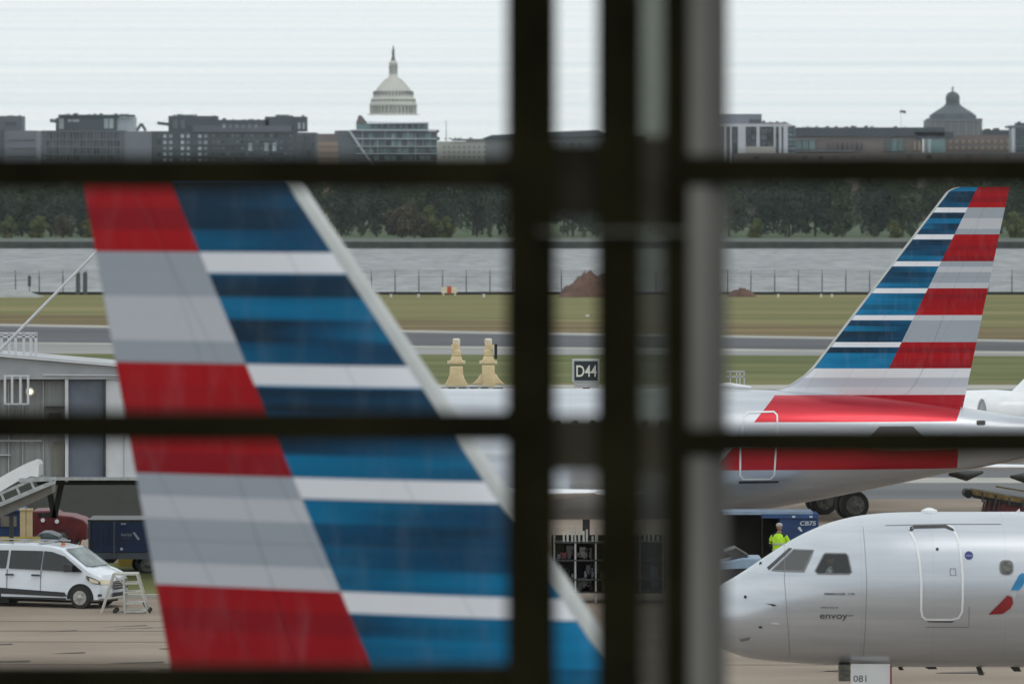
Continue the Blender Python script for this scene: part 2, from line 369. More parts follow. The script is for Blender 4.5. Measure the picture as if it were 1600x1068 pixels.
sheet('apron_concrete',[(-X,-60),(X,-60),(X,229),(-X,231)],M['concrete'],.012)
sheet('service_lane_line',[(0,247.5),(X,244),(X,240),(0,243)],M['edge'],.012)
# joints of the concrete bays and tar scribbles
j=MB()
for yy in (120,127.5,135,142.5,150,157.5,161.4,165,172.5,180,187.5,195): j.flat([(-90,yy,.02),(90,yy-1.2,.02),(90,yy-1.12,.02),(-90,yy+.09,.02)])
for xx in (-34,-26,30): j.flat([(xx,100,.02),(xx+.05,100,.02),(xx+.05,228,.02),(xx,228,.02)])
random.seed(3)
for k in range(26):
    x=random.uniform(-16,-8) if k<16 else random.uniform(5,14); y=random.uniform(146,164); l=random.uniform(.4,1.6)
    j.flat([(x,y,.026),(x+l,y+random.uniform(-.6,.9),.026),(x+l,y+.6,.026),(x+.1,y+.12,.026)])
tag(j.build('paving_joint_lines',mat('tar_joint',(.1,.075,.065),.8),fix=False),kind='structure')
a,b_=G(80,868),G(330,868); c,d=G(262,934),G(80,934)
tag(MB().box(a.x,b_.x,c.y,a.y,0.0,.10).build('grass_verge',M['grassgreen']),kind='structure')
tag(MB().box(a.x-.1,b_.x+.1,c.y-.35,c.y,0.0,.13).build('verge_kerb',M['edge']),kind='structure')
band('dry_grass',mat('dry_grass',(.105,.085,.04),.95,spec=.08,scale=.12,stretch=(.1,1,1),col2=(.22,.165,.085),detail=10),.005,490,512,506,531)
g=sheet('near_grass',[G(-2500,553),G(4100,553),G(4100,598),G(-2500,598)],M['grassgreen'],.004)

# ------------------------------------------------------------------ trees on the far shore
def make_tree(kind, hgt, wid, seed, leaves=2600, trunk=True):
    rnd=random.Random(seed)
    root=empty('shade_tree',(0,0,0),0,'tree','tree','trees along the far river bank')
    t=MB()
    t.tube([(0,0,0),(.1,0,hgt*.2),(0,.1,hgt*.45),(0,0,hgt*.7)],[.38,.3,.22,.08],8)
    for k in range(7):
        a=rnd.uniform(0,6.28); z0=hgt*rnd.uniform(.16,.4); l=wid*rnd.uniform(.25,.42)
        t.tube([(0,0,z0),(math.cos(a)*l*.5,math.sin(a)*l*.5,z0+l*.5),(math.cos(a)*l,math.sin(a)*l,z0+l*.9)],[.16,.11,.04],6)
    t.build('trunk',M['trunk'],root)
    cl=[]
    for k in range(24):
        a=rnd.uniform(0,6.28); zz=rnd.uniform(.09,.93); rr=wid/2*math.sqrt(max(.05,1-((zz-.48)/.52)**2))*rnd.uniform(.15,.85)
        cl.append((math.cos(a)*rr,math.sin(a)*rr,zz*hgt,rnd.uniform(.11,.2)*wid))
    mb=MB()
    for k in range(leaves):
        cx,cy,cz,cr=rnd.choice(cl); v=Vector((rnd.gauss(0,1),rnd.gauss(0,1),rnd.gauss(0,.8))).normalized()*cr*rnd.uniform(.6,1.1)
        p=Vector((cx,cy,cz))+v; s=rnd.uniform(.18,.42)
        u=Vector((rnd.gauss(0,1),rnd.gauss(0,1),rnd.gauss(0,1))).normalized(); w=u.cross(Vector((rnd.gauss(0,1),rnd.gauss(0,1),rnd.gauss(0,1)))).normalized()
        mb.add([p-u*s-w*s*.6,p+u*s-w*s*.6,p+u*s*.8+w*s*.7,p-u*s*.7+w*s*.6],[(0,1,2,3)])
    mb.build('crown',LEAF[kind],root,fix=False)
    return root
protos=[('dark',19,13,1),('dark',18,12,2),('mid',18.5,13,3),('mid',17,12,4),('light',9,10,5),('rust',8,10,6)]
PT=[make_tree(*p) for p in protos]
used=[False]*len(PT)
look={0:'dark dense',1:'dark uneven',2:'green broad',3:'green ragged',4:'low yellow green',5:'low rust brown'}
spots=[]
random.seed(11)
for row,(D,step) in enumerate(((1590,8.2),(1640,9.5),(1720,10),(1830,10))):
    half=D*900/F; x=-half-random.uniform(0,5)
    while x<half:
        spots.append((x,D+random.uniform(-12,12),random.choice((0,0,1,1,2,3)),random.uniform(.88,1.04),row)); x+=step*random.uniform(.75,1.25)
for px,py_,kk,s_,D in ((628,0,5,1.0,1545),(648,0,5,.8,1548),(675,0,4,.85,1550),(98,0,5,.75,1550),(15,0,4,.55,1540),(60,0,4,.6,1545),(700,0,4,.6,1552),(1585,0,4,.7,1545),(1400,0,4,.5,1540),(140,0,4,.5,1548),(1180,0,4,.5,1548)):
    spots.append(((px-800)/F*D,D,kk,s_,-1))
for q_ in range(26):
    px=-60+q_*68+random.uniform(-25,25)
    if 590<px<720: continue
    spots.append(((px-800)/F*1562,1562+random.uniform(-6,6),random.choice((2,3,4)),random.uniform(.14,.24) if True else 1,-2))
marks=[(0,'the jet bridge railing'),(170,'the big red fin band'),(330,'the big blue fin bands'),(560,'the big fin edge'),(700,'the cream posts'),(840,'the first mullion'),(910,'the gate sign'),(1000,'the second mullion'),(1100,'the grey mullion'),(1200,'the small railing'),(1330,'the small fin base'),(1470,'the small fin tip'),(1600,'the right frame edge')]
for i,(x,y,k,s_,row) in enumerate(spots):
    src=PT[k]
    if not used[k]: o=src; used[k]=True
    else: o=copy_tree(src)
    o.location=(x,y,0); o.scale=(s_*random.uniform(.9,1.12),s_,s_*random.uniform(.93,1.05)); o.rotation_euler=(0,0,random.uniform(0,6.28))
    px=800+x/y*F
    near=min(marks,key=lambda m_:abs(m_[0]-px))[1]
    rw={-2:'waterside shrub',-1:'small waterside tree',0:'front row tree',1:'second row tree',2:'third row tree',3:'rearmost row tree'}[row]
    o['label']=f'{rw}, {look[k]}, above {near}'

# ------------------------------------------------------------------ perimeter fence and things along it
fr=empty('perimeter_fence',(0,690,0),0,'tall dark wire fence with thin posts along the river edge','fence')
rail=MB()
for zz in (2.1,.12): rail.box(-75,75,-.012,.012,zz-.012,zz+.012)
for k in range(5): rail.box(-75,75,-.004,.004,.3+k*.38,.306+k*.38)
for zz,dy in ((2.4,-.1),(2.6,-.18),(2.8,-.26)): rail.box(-75,75,dy-.012,dy+.012,zz-.012,zz+.012)
rail.build('wire',M['fence'],fr)
post=MB().box(-.06,.06,-.06,.06,0,2.25); post.bar((0,0,2.2),(0,-.3,2.9),.06)
pm=post.build('post',M['fence'],fr)
k=0
for i in range(-26,27):
    x=i*2.78+.2
    if i==-26: pm.location=(x,0,0); continue
    c=pm.copy(); COL.objects.link(c); c.location=(x,0,0)
tag(MB().box(-75,75,688.9,689.4,0,.32).build('fence_kerb_wall',M['black']),'low dark kerb wall running under the wire fence','wall')
for px,w_,lab in ((122,.5,'dark post of the fence gate left of the big tail fin'),(133,.5,'thicker dark gate post beside the tail fin edge'),(46,.35,'small dark box hung on fence above grey gravel heap')):
    p=W(px,459,688); zb=0 if px>100 else 1.0; zt=2.4 if px>100 else 2.0
    mb=MB().box(-w_/2,w_/2,-.15,.15,zb,zt)
    mb.prism([(-w_/2-.1,zt),(w_/2+.1,zt),(0,zt+.35)],-.12,.12)
    if zb: mb.box(-.04,.04,-.04,.04,0,zb)
    o=mb.build('gate_post' if px>100 else 'fence_box',M['fence']); o.location=(p.x,p.y,0); tag(o,lab,'post' if px>100 else 'box')
def mound(name,px0,px1,top,D,m,lab,seed):
    rnd=random.Random(seed); a=W(px0,460,D).x; b=W(px1,460,D).x; hh=(GD(460)and (H-(top-HZ)/F*D)); cx=(a+b)/2; rx=(b-a)/2
    N=40; Q=10; v=[]; f=[]
    from mathutils import noise
    for i in range(N+1):
        for q in range(Q+1):
            u=-1+2*i/N; w=-1+2*q/Q
            e=max(0,1-u*u)**.8*max(0,1-w*w)
            z=hh*e*(1+.35*noise.noise(Vector((u*4+seed,w*3,0)))+.15*noise.noise(Vector((u*12,w*9,seed))))
            v.append((u*rx,w*min(rx,6),z-.02))
    for i in range(N):
        for q in range(Q): f.append((i*(Q+1)+q,(i+1)*(Q+1)+q,(i+1)*(Q+1)+q+1,i*(Q+1)+q+1))
    o=MB().add(v,f,True).build(name,m); o.location=(cx,D,0); return tag(o,lab,'mound')
mound('dirt_mound',872,985,428,676,M['dirt'],'large reddish dirt heap between the dark mullions',4)
mound('dirt_mound',1135,1182,451,676,M['dirt'],'small reddish dirt heap right of the grey mullion',9)
mound('gravel_mound',-60,66,451,676,M['gravel'],'pale grey gravel heap behind the jet bridge railing',6)
o=MB().box(-.9,.9,-.1,.1,.25,.95).box(-.75,-.6,-.15,.15,0,.25).box(.6,.75,-.15,.15,0,.25).build('road_barrier',M['creamlt']); p=W(702,460,685); o.location=(p.x,p.y,0)
MB().box(-.25,.25,-.14,-.1,.2,1.05).build('orange_panel',M['orange'],o); tag(o,'small cream barrier with an orange middle panel by the fence','barrier')
ml=None
for px,lab in ((611,'left of the orange barrier'),(654,'just left of the orange barrier'),(756,'right of the orange barrier'),(1216,'near the small dirt heap'),(1283,'left of the striped small fin'),(1300,'closest to the leading edge of the small fin'),(918,'inside the gap above the gate sign')):
    p=G(px,464 if px!=918 else 494)
    if ml is None:
        ml=MB().lathe([(.22,0),(.22,.08),(.1,.1),(.1,.35),(.2,.38),(.2,.55),(.05,.62)],n=12).build('marker_light',M['whitepaint']); o=ml
    else: o=ml.copy(); COL.objects.link(o)
    o.location=(p.x,p.y,0); o.scale=(.7,.7,.55) if px!=918 else (.9,.5,.25); tag(o,f'small white marker light on the grass, {lab}','marker light','white marker lights along the fence')

# ------------------------------------------------------------------ city
def boxpx(mb, x0,x1,yt,yb,D,dep): 
    a=W(x0,yt,D); b=W(x1,yb,D); mb.box(a.x,b.x,0,dep,b.z,a.z); return mb
def windows(root, x0,x1,y0,y1,D,nx,ny,fx,fy,m,skip=None,name='window',label=None):
    """a grid of windows, each a part of its own, standing 0.3 m proud of the wall in metal surrounds"""
    sx=(x1-x0)/nx; sy=(y1-y0)/ny; s=D/F; w=sx*fx*s; h=sy*fy*s
    proto=None
    for i in range(nx):
        for k in range(ny):
            if skip and skip(i,k): continue
            c=W(x0+(i+.5)*sx,y0+(k+.5)*sy,D)
            if proto is None:
                proto=MB().box(-w/2,w/2,-.25,.05,-h/2,h/2).build(name,m,root); o=proto
            else: o=proto.copy(); COL.objects.link(o)
            o.location=(c.x-root.location.x,c.y-root.location.y,c.z)
def bld(name,label,D):
    return empty(name,(0,D,0),0,label,'building')
def part(root,name,m,boxes,D,dep=30,dy=0):
    mb=MB()
    for b in boxes:
        a=W(b[0],b[2],D); c=W(b[1],b[3],D); mb.box(a.x,c.x,dy,dy+dep,max(0,c.z) if b[3]<299 else 0,a.z)
    return mb.build(name,m,root)
BB=310 # rows below the horizon end on the ground
D=2600
r=bld('office_block','pale grey office block at the far left with a low roof house',D)
part(r,'wall',M['officelight'],[(-60,57,204,BB)],D); part(r,'end_wall',M['officedark'],[(-62,6,203,BB)],D,28,-1)
part(r,'roof_house',M['officemid'],[(-60,33,181,204)],D,18,4); windows(r,6,28,189,199,D,1,1,.8,.7,M['winddk'])
windows(r,12,56,212,252,D,1,3,.95,.15,M['officemid'],name='floor_band')
r=bld('office_block','broad dark office block with ribbed facade and a wide roof house',D-40); D2=D-40
part(r,'wall',M['officemid'],[(64,194,204,BB)],D2); part(r,'side_wall',M['officelight'],[(194,238,205,BB)],D2,28,.8)
part(r,'roof_house',M['officedark'],[(90,182,180,204),(86,90,184,204)],D2,16,4)
part(r,'roof_wing',M['windpale'],[(182,210,183,204)],D2,12,5); part(r,'roof_slab',M['officedark'],[(90,207,179,182)],D2,17,3.4)
windows(r,92,100,184,203,D2,1,1,.9,.85,M['windpale']); windows(r,162,178,184,202,D2,2,1,.8,.85,M['windpale']); windows(r,106,124,186,191,D2,4,1,.7,.8,M['windpale'])
windows(r,72,188,206,255,D2,22,4,.6,.8,M['winddk'])
for yy in (205,218,230,242,254): part(r,'floor_band',M['officelight'],[(68,192,yy-.8,yy+.4)],D2,1,-.5)
for q_ in range(12): part(r,'facade_rib',M['officelight'],[(72+q_*10.5,73+q_*10.5,205,256)],D2,1,-.7)
MB().bar((W(212,205,D2).x,8,W(0,204,D2).z),(W(219,194,D2).x,8,W(0,193,D2).z),1.2).bar((W(219,194,D2).x,8,W(0,193,D2).z),(W(226,205,D2).x,8,W(0,204,D2).z),1.2).build('roof_cowl',M['officemid'],r)
MB().bar((W(76,187,D2).x,8,W(0,188,D2).z),(W(88,190,D2).x,8,W(0,189,D2).z),1.6).build('roof_canopy',M['officelight'],r)
r=bld('link_building','narrow grey building glimpsed in the gap of two office blocks',D+60); part(r,'wall',M['officemid'],[(54,68,217,BB)],D+60)
windows(r,58,66,240,250,D+60,1,1,.7,.6,M['windpale'])
D3=2560
r=bld('apartment_building','very long dark apartment building with stepped roof left of the dome',D3)
part(r,'wall',M['officedark'],[(239,462,205,BB)],D3); part(r,'corner_wall',M['officemid'],[(462,494,207,BB)],D3,26,.8)
part(r,'roof_house',M['officedark'],[(262,338,181,205),(338,420,187,205),(413,478,182,205)],D3,16,5)
part(r,'roof_wing',M['officemid'],[(275,300,179,182),(430,450,179,183),(450,476,183,190)],D3,10,6)
part(r,'set_back_storey',M['officemid'],[(300,455,196,205)],D3,20,4)
windows(r,268,292,185,202,D3,2,1,.6,.8,M['officemid']); windows(r,464,478,190,203,D3,2,1,.55,.8,M['windpale'])
windows(r,345,405,193,201,D3,6,1,.4,.7,M['windpale'])
windows(r,244,326,208,256,D3,9,5,.55,.55,M['windpale'],skip=lambda i,k:(i*7+k*3)%3==0)
windows(r,244,326,208,256,D3,9,5,.7,.6,M['winddk'],skip=lambda i,k:(i*7+k*3)%3!=0)
windows(r,330,458,207,256,D3,17,5,.6,.5,M['winddk'],skip=lambda i,k:(i*5+k*3)%4==0)
windows(r,330,458,207,256,D3,17,5,.4,.35,M['officelight'],skip=lambda i,k:(i*5+k*3)%4!=0,name='balcony')
for yy in (206,226,246): part(r,'floor_band',M['officemid'],[(300,458,yy-.5,yy+.5)],D3,1,-.6)
windows(r,385,435,222,238,D3,4,1,.5,.8,M['windpale'],skip=lambda i,k:i==1)
windows(r,466,492,209,258,D3,4,4,.45,.85,M['winddk'])
MB().bar((W(244,192,D3).x,8,W(0,192,D3).z),(W(262,194,D3).x,8,W(0,194,D3).z),1.3).build('roof_canopy',M['officedark'],r)
D4=2900
r=bld('brick_building','low brown and orange brick building between apartment block and glass block',D4)
part(r,'wall',M['tanbrick'],[(490,532,222,BB)],D4); part(r,'upper_wall',M['brownbrick'],[(492,533,209,222)],D4,20,3)
part(r,'chimney',M['brownbrick'],[(522,526,204,209)],D4,4,8); windows(r,495,530,224,254,D4,7,3,.5,.45,M['brownbrick'])
D5=2550
r=bld('glass_building','glassy terraced building standing below the white dome',D5)
part(r,'wall',M['officemid'],[(560,682,205,BB)],D5,34)
mb=MB(); A=lambda x,y:(W(x,y,D5).x,W(x,y,D5).z)
mb.prism([A(527,204),A(560,204),A(592,300),A(532,300)],-.4,30).build('slanted_wall',M['officemid'],r)
MB().bar((A(546,204)[0],-.8,A(546,204)[1]),(A(590,270)[0],-.8,A(590,270)[1]),.9).build('slanted_fin',M['officewhite'],r)
part(r,'set_back_storey',M['teal'],[(556,668,190,205)],D5,24,4)
p_=[A(563,179),A(661,179),A(670,190.5),A(573,191.5)]
MB().add([(p_[0][0],22,p_[0][1]),(p_[1][0],22,p_[1][1]),(p_[2][0],2.5,p_[2][1]),(p_[3][0],2.5,p_[3][1]),(p_[0][0],22,p_[0][1]-1),(p_[1][0],22,p_[1][1]-1),(p_[2][0],2.5,p_[2][1]-.5),(p_[3][0],2.5,p_[3][1]-.5)],[(3,2,1,0),(4,5,6,7),(3,7,6,2),(2,6,5,1),(1,5,4,0),(0,4,7,3)]).build('roof',M['whitepaint'],r)
MB().prism([A(556,192),A(560,180),A(563,180),A(574,192)],3.4,20).build('gable',M['brownbrick'],r)
for yy in (203.5,217,229,241,253): part(r,'floor_slab',M['windpale' if yy>204 else 'officewhite'],[(548 if yy<206 else 556,683,yy-1,yy+.8)],D5,3,-1.6)
windows(r,566,682,206,254,D5,13,4,.8,.62,M['teal'],skip=lambda i,k:(i*5+k*7)%3==0)
windows(r,566,682,206,254,D5,13,4,.8,.62,M['winddk'],skip=lambda i,k:(i*5+k*7)%3!=0)
for q_ in range(10): part(r,'facade_fin',M['windpale'],[(566+q_*11.8,567.1+q_*11.8,204+(q_*7%3)*6,228+(q_*5%4)*8)],D5,1.0,-.9)
windows(r,578,664,193,201,D5,9,1,.7,.8,M['winddk'])
MB().box(A(682,203)[0],A(686,203)[0],0,2,A(0,207)[1],A(0,203)[1]).box(A(682,215)[0],A(687,203)[0],0,2,A(0,219)[1],A(0,214)[1]).build('balcony',M['officedark'],r)
D6=3000
r=bld('stone_building','pale beige low stone building right of the glass building',D6)
part(r,'wall',M['beige'],[(684,728,221,BB),(728,800,219,BB)],D6,24); part(r,'roof',M['graystone'],[(706,800,217,219.5)],D6,26,-1)
windows(r,690,800,226,250,D6,14,3,.35,.5,M['officelight'])
mb=MB().tube([(W(697,190,D6).x,6,W(0,222,D6).z),(W(697,190,D6).x,6,W(0,188,D6).z)],[.25,.12],6).build('mast',M['officelight'],r)
r=bld('stone_building','grey low pitched roof hall at the first dark mullion',D6-100); Dq=D6-100; A=lambda x,y:(W(x,y,Dq).x,W(x,y,Dq).z)
MB().prism([A(752,217),A(768,211),A(815,209),A(860,206),A(935,203),A(960,214)],0,30).build('roof',M['roofdark'],r)
part(r,'wall',M['graystone'],[(758,1010,214,BB)],Dq,28,1); windows(r,800,1000,222,250,Dq,16,3,.4,.5,M['winddk'])
D7=2500
r=bld('white_office_building','white office building with tall columns beside the grey mullion',D7)
part(r,'wall',M['officemid'],[(1090,1243,196,BB)],D7,26,.6)
part(r,'cornice',M['officewhite'],[(1088,1236,193.5,198)],D7,27,-.4)
for x0,x1 in ((1130,1134),(1140,1143),(1153,1165),(1182,1187),(1209,1212),(1217,1221),(1224,1231)): part(r,'column',M['officewhite'],[(x0,x1,198,BB)],D7,2,-.5)
part(r,'roof_house',M['officelight'],[(1088,1191,178,194)],D7,14,5); windows(r,1170,1190,186,194,D7,1,1,.95,.8,M['winddk'])
part(r,'roof_wing',M['brownbrick'],[(1191,1232,191,194)],D7,9,6)
part(r,'base_wall',M['beige'],[(1165,1212,229,BB)],D7,2,-.9)
windows(r,1166,1181,201,229,D7,2,3,.8,.7,M['winddk']);windows(r,1188,1209,201,229,D7,2,3,.85,.7,M['winddk']);windows(r,1144,1153,201,240,D7,1,5,.7,.7,M['winddk']);windows(r,1212,1217,200,240,D7,1,5,.8,.7,M['winddk']);windows(r,1232,1243,200,243,D7,2,6,.7,.55,M['teal'])
D8=2700
r=bld('long_museum_building','long low building with a dark flat roof left of the grey domed tower',D8)
part(r,'wall',M['brownbrick'],[(1240,1442,212,BB)],D8,30,1); part(r,'roof',M['roofdark'],[(1244,1476,199,213),(1430,1490,206,216)],D8,32,0)
windows(r,1243,1274,219,235,D8,3,1,.85,.9,M['teal']);windows(r,1290,1350,222,236,D8,8,1,.35,.85,M['winddk']);windows(r,1384,1412,216,238,D8,3,1,.9,.9,M['teal'])
part(r,'string_course',M['officelight'],[(1243,1336,235.5,237.5)],D8,2,-.4); part(r,'coping',M['officelight'],[(1243,1276,217,219),(1456,1470,217,219)],D8,2,-.4)
windows(r,1426,1440,216,240,D8,2,1,.5,.6,M['tanbrick'])
D9=2450
r=bld('brick_terrace','low dark brick terrace with square windows below the museum',D9)
part(r,'wall',M['brownbrick'],[(1150,1700,240,BB)],D9,20); windows(r,1375,1620,241,252,D9,8,1,.28,.6,M['winddk']); windows(r,1170,1370,243,252,D9,8,1,.28,.6,M['winddk'])
part(r,'coping',M['officelight'],[(1390,1700,239,240.4)],D9,1,-.3)
D10=2750
r=bld('brick_building','reddish brown building at the right of the grey domed tower',D10)
part(r,'wall',M['brownbrick'],[(1478,1585,211,BB)],D10,20,1); part(r,'roof',M['roofdark'],[(1536,1585,203,211),(1556,1562,200,203),(1542,1548,201,204)],D10,16,2)
windows(r,1480,1580,216,236,D10,10,2,.4,.5,M['tanbrick']); part(r,'teal_wall',M['teal'],[(1455,1480,216,BB)],D10,20,1.5)
r=bld('glass_office','blue glass office with a white corner column at the right edge',2480); Dx=2480
part(r,'wall',M['teal'],[(1584,1700,199,BB)],Dx,24,.6); part(r,'column',M['officewhite'],[(1581,1586,199,BB)],Dx,2,-.2); part(r,'roof',M['officelight'],[(1578,1700,196,199.5)],Dx,26,-.4); part(r,'roof_house',M['roofdark'],[(1590,1700,192,196)],Dx,12,4)
windows(r,1587,1690,201,240,Dx,6,3,.85,.75,M['officedark'])

random.seed(21)
for nm_,x0,x1,yt,Dp in (('office_block.001',96,205,179,2560),('apartment_building',264,335,181,D3),('apartment_building',420,476,182,D3),('apartment_building',342,412,187,D3),('white_office_building',1192,1232,191,D7),('glass_office',1590,1600,192,2480),('stone_building',690,800,217,D6),('office_block',2,30,181,2600),('long_museum_building',1250,1420,199,D8)):
    rt=bpy.data.objects.get(nm_)
    if rt is None: continue
    n_=max(2,int((x1-x0)/9))
    for k in range(n_):
        px=random.uniform(x0,x1-3); w_=random.uniform(1.5,6); h_=random.uniform(.8,3.0)
        a_=W(px,yt-h_,Dp); c_=W(px+w_,yt+.3,Dp)
        MB().box(a_.x-rt.location.x,c_.x-rt.location.x,8,11,c_.z,a_.z).build('roof_unit',random.choice([M['officelight'],M['officemid'],M['windpale']]),rt)
# great white dome
DC=4700; s=DC/F
r=empty('domed_capitol',(W(614.5,0,DC).x,DC,0),0,'white domed government building with statue on its tall lantern','building')
def zc(py): return H-(py-HZ)*s
def lat(name,prof,m,n=48,parent=r,sm=True): return MB().lathe([(a*s,zc(y)) for a,y in prof],n=n,sm=sm).build(name,m,parent)
lat('lower_drum',[(44,300),(44,184),(41,183),(41,179),(37,178)],M['stone'])
lat('peristyle_wall',[(34,179),(34,165)],M['stone'])
lat('cornice',[(36.5,165.5),(37.5,165),(37.5,162.5),(36,162),(36,160),(34.5,159),(34.5,156.5),(35.3,156),(35.3,154.5),(32,153.3)],M['stone'])
lat('dome',[(31.7,154),(30.8,149.5),(28.5,144),(24.8,138),(20.3,132.5),(15.3,127),(11.8,123.8),(10.5,122)],M['stone'])
lat('lantern',[(8.4,123),(7.8,120.4),(6.7,119),(6.4,108),(6.3,100),(7.2,99.5),(7.2,98),(5.5,97),(4.6,95)],M['stone'],24)
st=lat('statue',[(4.4,96),(3.2,93),(2.5,89),(1.8,87),(2.3,84.5),(2.2,80),(1.6,77),(1.0,75.6),(1.2,74),(.8,72.3),(.2,71)],M['bronze'],12)
def ringparts(name,n,rad,y0,y1,w,dp,m,parent=r):
    proto=None
    for k in range(n):
        a=2*math.pi*k/n
        if math.sin(a)>.25: continue
        if proto is None:
            proto=MB().box(-w/2,w/2,-dp/2,dp/2,zc(y1),zc(y0)).build(name,m,parent); o=proto
        else: o=proto.copy(); COL.objects.link(o)
        o.location=(math.cos(a)*rad*s,math.sin(a)*rad*s,0); o.rotation_euler=(0,0,a+math.pi/2)
ringparts('column',36,36,165.3,178,.9,.9,M['stone']); ringparts('window',36,34.1,167,177,1.5,.5,M['stonedark'])
ringparts('attic_window',36,34.6,156.9,158.6,1.2,.4,M['stonedark'])
ringparts('dome_window',36,29.9,142.5,149,1.0,1.9,M['domeshade']); ringparts('lantern_window',12,6.4,102,116,.7,.3,M['graystone'])
proto=None
for k in range(36):
    a=2*math.pi*(k+.5)/36
    if math.sin(a)>.25: continue
    if proto is None:
        mb=MB(); pf=[(31.7,154),(30.8,149.5),(28.5,144),(24.8,138),(20.3,132.5),(15.3,127),(11.8,123.8)]
        for (a0,y0),(a1,y1) in zip(pf,pf[1:]): mb.bar((a0*s,0,zc(y0)),(a1*s,0,zc(y1)),.45)
        proto=mb.build('rib',M['stone'],r); o=proto
    else: o=proto.copy(); COL.objects.link(o)
    o.rotation_euler=(0,0,a)
MB().box(-60*s,75*s,5,60,0,zc(228)).build('wing',M['stone'],r)

# grey domed library tower
r=empty('domed_library_tower',(W(1491.5,0,DC).x,DC,0),0,'grey stone tower with green pyramid roof and small round dome','building')
MB().box(-43*s,43*s,0,40,0,zc(187)).box(-43*s,-35*s,-1,10,0,zc(185)).box(35*s,43*s,-1,10,0,zc(185)).build('wall',M['graystone'],r)
def oct_(prof,m,name,n=8):
    o=MB().lathe([(a*s,zc(y)) for a,y in prof],n=n,sm=False).build(name,m,r); o.rotation_euler=(0,0,math.pi/8); o.location=(0,20,0); return o
oct_([(39,200),(39,184),(38,179),(35,179),(34.5,177),(14,164.8),(13,162.5)],M['copper'],'roof')
o=MB().lathe([(a*s,zc(y)) for a,y in [(10,166),(10,160),(9.5,157),(11,155.5),(11,152),(10.2,148.5),(8.2,145.5),(5,143.3),(2,142.5),(1.2,141.5),(1.2,138.5),(1.8,137.5),(1.0,136),(.5,134)]],n=24).build('cupola',M['copper'],r); o.location=(0,20,0)
for xx in (-16,10): MB().box(xx*s-1.2,xx*s+1.8,3,8,zc(183),zc(179)).build('dormer',M['roofdark'],r)
windows_=None
LBX=W(1491.5,0,DC).x
for xx in range(-33,34,6): MB().box(xx*s-1.0,xx*s+1.0,-.5,.2,zc(214),zc(191)).build('window',M['bronze'],r)
for xx in (-43,-30,-18,-6,6,18,30,42): MB().box(xx*s-.5,xx*s+.5,-.9,.2,zc(235),zc(187)).build('pilaster',M['officelight'],r)
MB().box(-44*s,44*s,-1.3,.2,zc(188.6),zc(186.6)).build('cornice',M['officelight'],r)
for k in range(10):
    a_=math.pi+math.pi*(k+.5)/10; MB().box(-.7,.7,-.3,.3,zc(163),zc(155.5)).build('cupola_window',M['stonedark'],r)
    o_=bpy.context.scene.collection.objects[-1]; o_.location=(math.cos(a_)*10.2*s,20+math.sin(a_)*10.2*s,0); o_.rotation_euler=(0,0,a_+math.pi/2)
r2=empty('flagpole',(W(1408,0,3000).x,3000,0),0,'thin flagpole with a tiny dark flag beside the grey tower','flagpole')
MB().tube([(0,0,0),(0,0,W(0,172,3000).z)],[.2,.1],6).build('pole',M['officewhite'],r2)
p0=W(1408,172,3000); v=[];f=[]
for i in range(7):
    x=-.6+i*.5; v+=[(x,math.sin(i*1.1)*.3,p0.z-.2+math.sin(i)*.2),(x,math.sin(i*1.1)*.3+.1,p0.z-1.5+math.sin(i)*.25)]
for i in range(6): f.append((2*i,2*i+2,2*i+3,2*i+1))
o=MB().add(v,f,True).build('flag',M['roofdark'],r2); sm=o.modifiers.new('t','SOLIDIFY'); sm.thickness=.1

# ------------------------------------------------------------------ aircraft
def resample(st, n):
    """smooth curve through stations (x, ztop, zbot, halfwidth), slopes limited so that nothing overshoots"""
    N=len(st); sl=[[0,0,0] for _ in st]
    for c in range(3):
        d=[(st[i+1][c+1]-st[i][c+1])/(st[i+1][0]-st[i][0]) for i in range(N-1)]
        for i in range(N):
            if i==0: sl[i][c]=d[0]
            elif i==N-1: sl[i][c]=d[-1]
            elif d[i-1]*d[i]<=0: sl[i][c]=0
            else: sl[i][c]=2*d[i-1]*d[i]/(d[i-1]+d[i])
    out=[]
    for i in range(N-1):
        h=st[i+1][0]-st[i][0]
        for q in range(n):
            t=q/n; r=[st[i][0]+h*t]
            for c in range(3):
                r.append((2*t**3-3*t*t+1)*st[i][c+1]+(t**3-2*t*t+t)*h*sl[i][c]+(-2*t**3+3*t*t)*st[i+1][c+1]+(t**3-t*t)*h*sl[i+1][c])
            out.append(tuple(r))
    out.append(st[-1]); return out
class Fus:
    def __init__(s, st, e=2.0): s.st=resample(st,3); s.e=e
    def surf(s, x, z, side=-1):
        zt,zb,w=interp(s.st,x); c=(zt+zb)/2; h=max(.001,(zt-zb)/2); u=min(.999,abs((z-c)/h))
        return side*w*(1-u**s.e)**(1/s.e)
    def mesh(s, n=56):
        rings=[]
        for x,zt,zb,w in s.st:
            c=(zt+zb)/2; h=(zt-zb)/2; r=[]
            for k in range(n):
                a=2*math.pi*k/n; r.append(Vector((x,math.copysign(abs(math.cos(a))**(2/s.e),math.cos(a))*w,c+math.copysign(abs(math.sin(a))**(2/s.e),math.sin(a))*h)))
            rings.append(r)
        return MB().loft(rings,True)
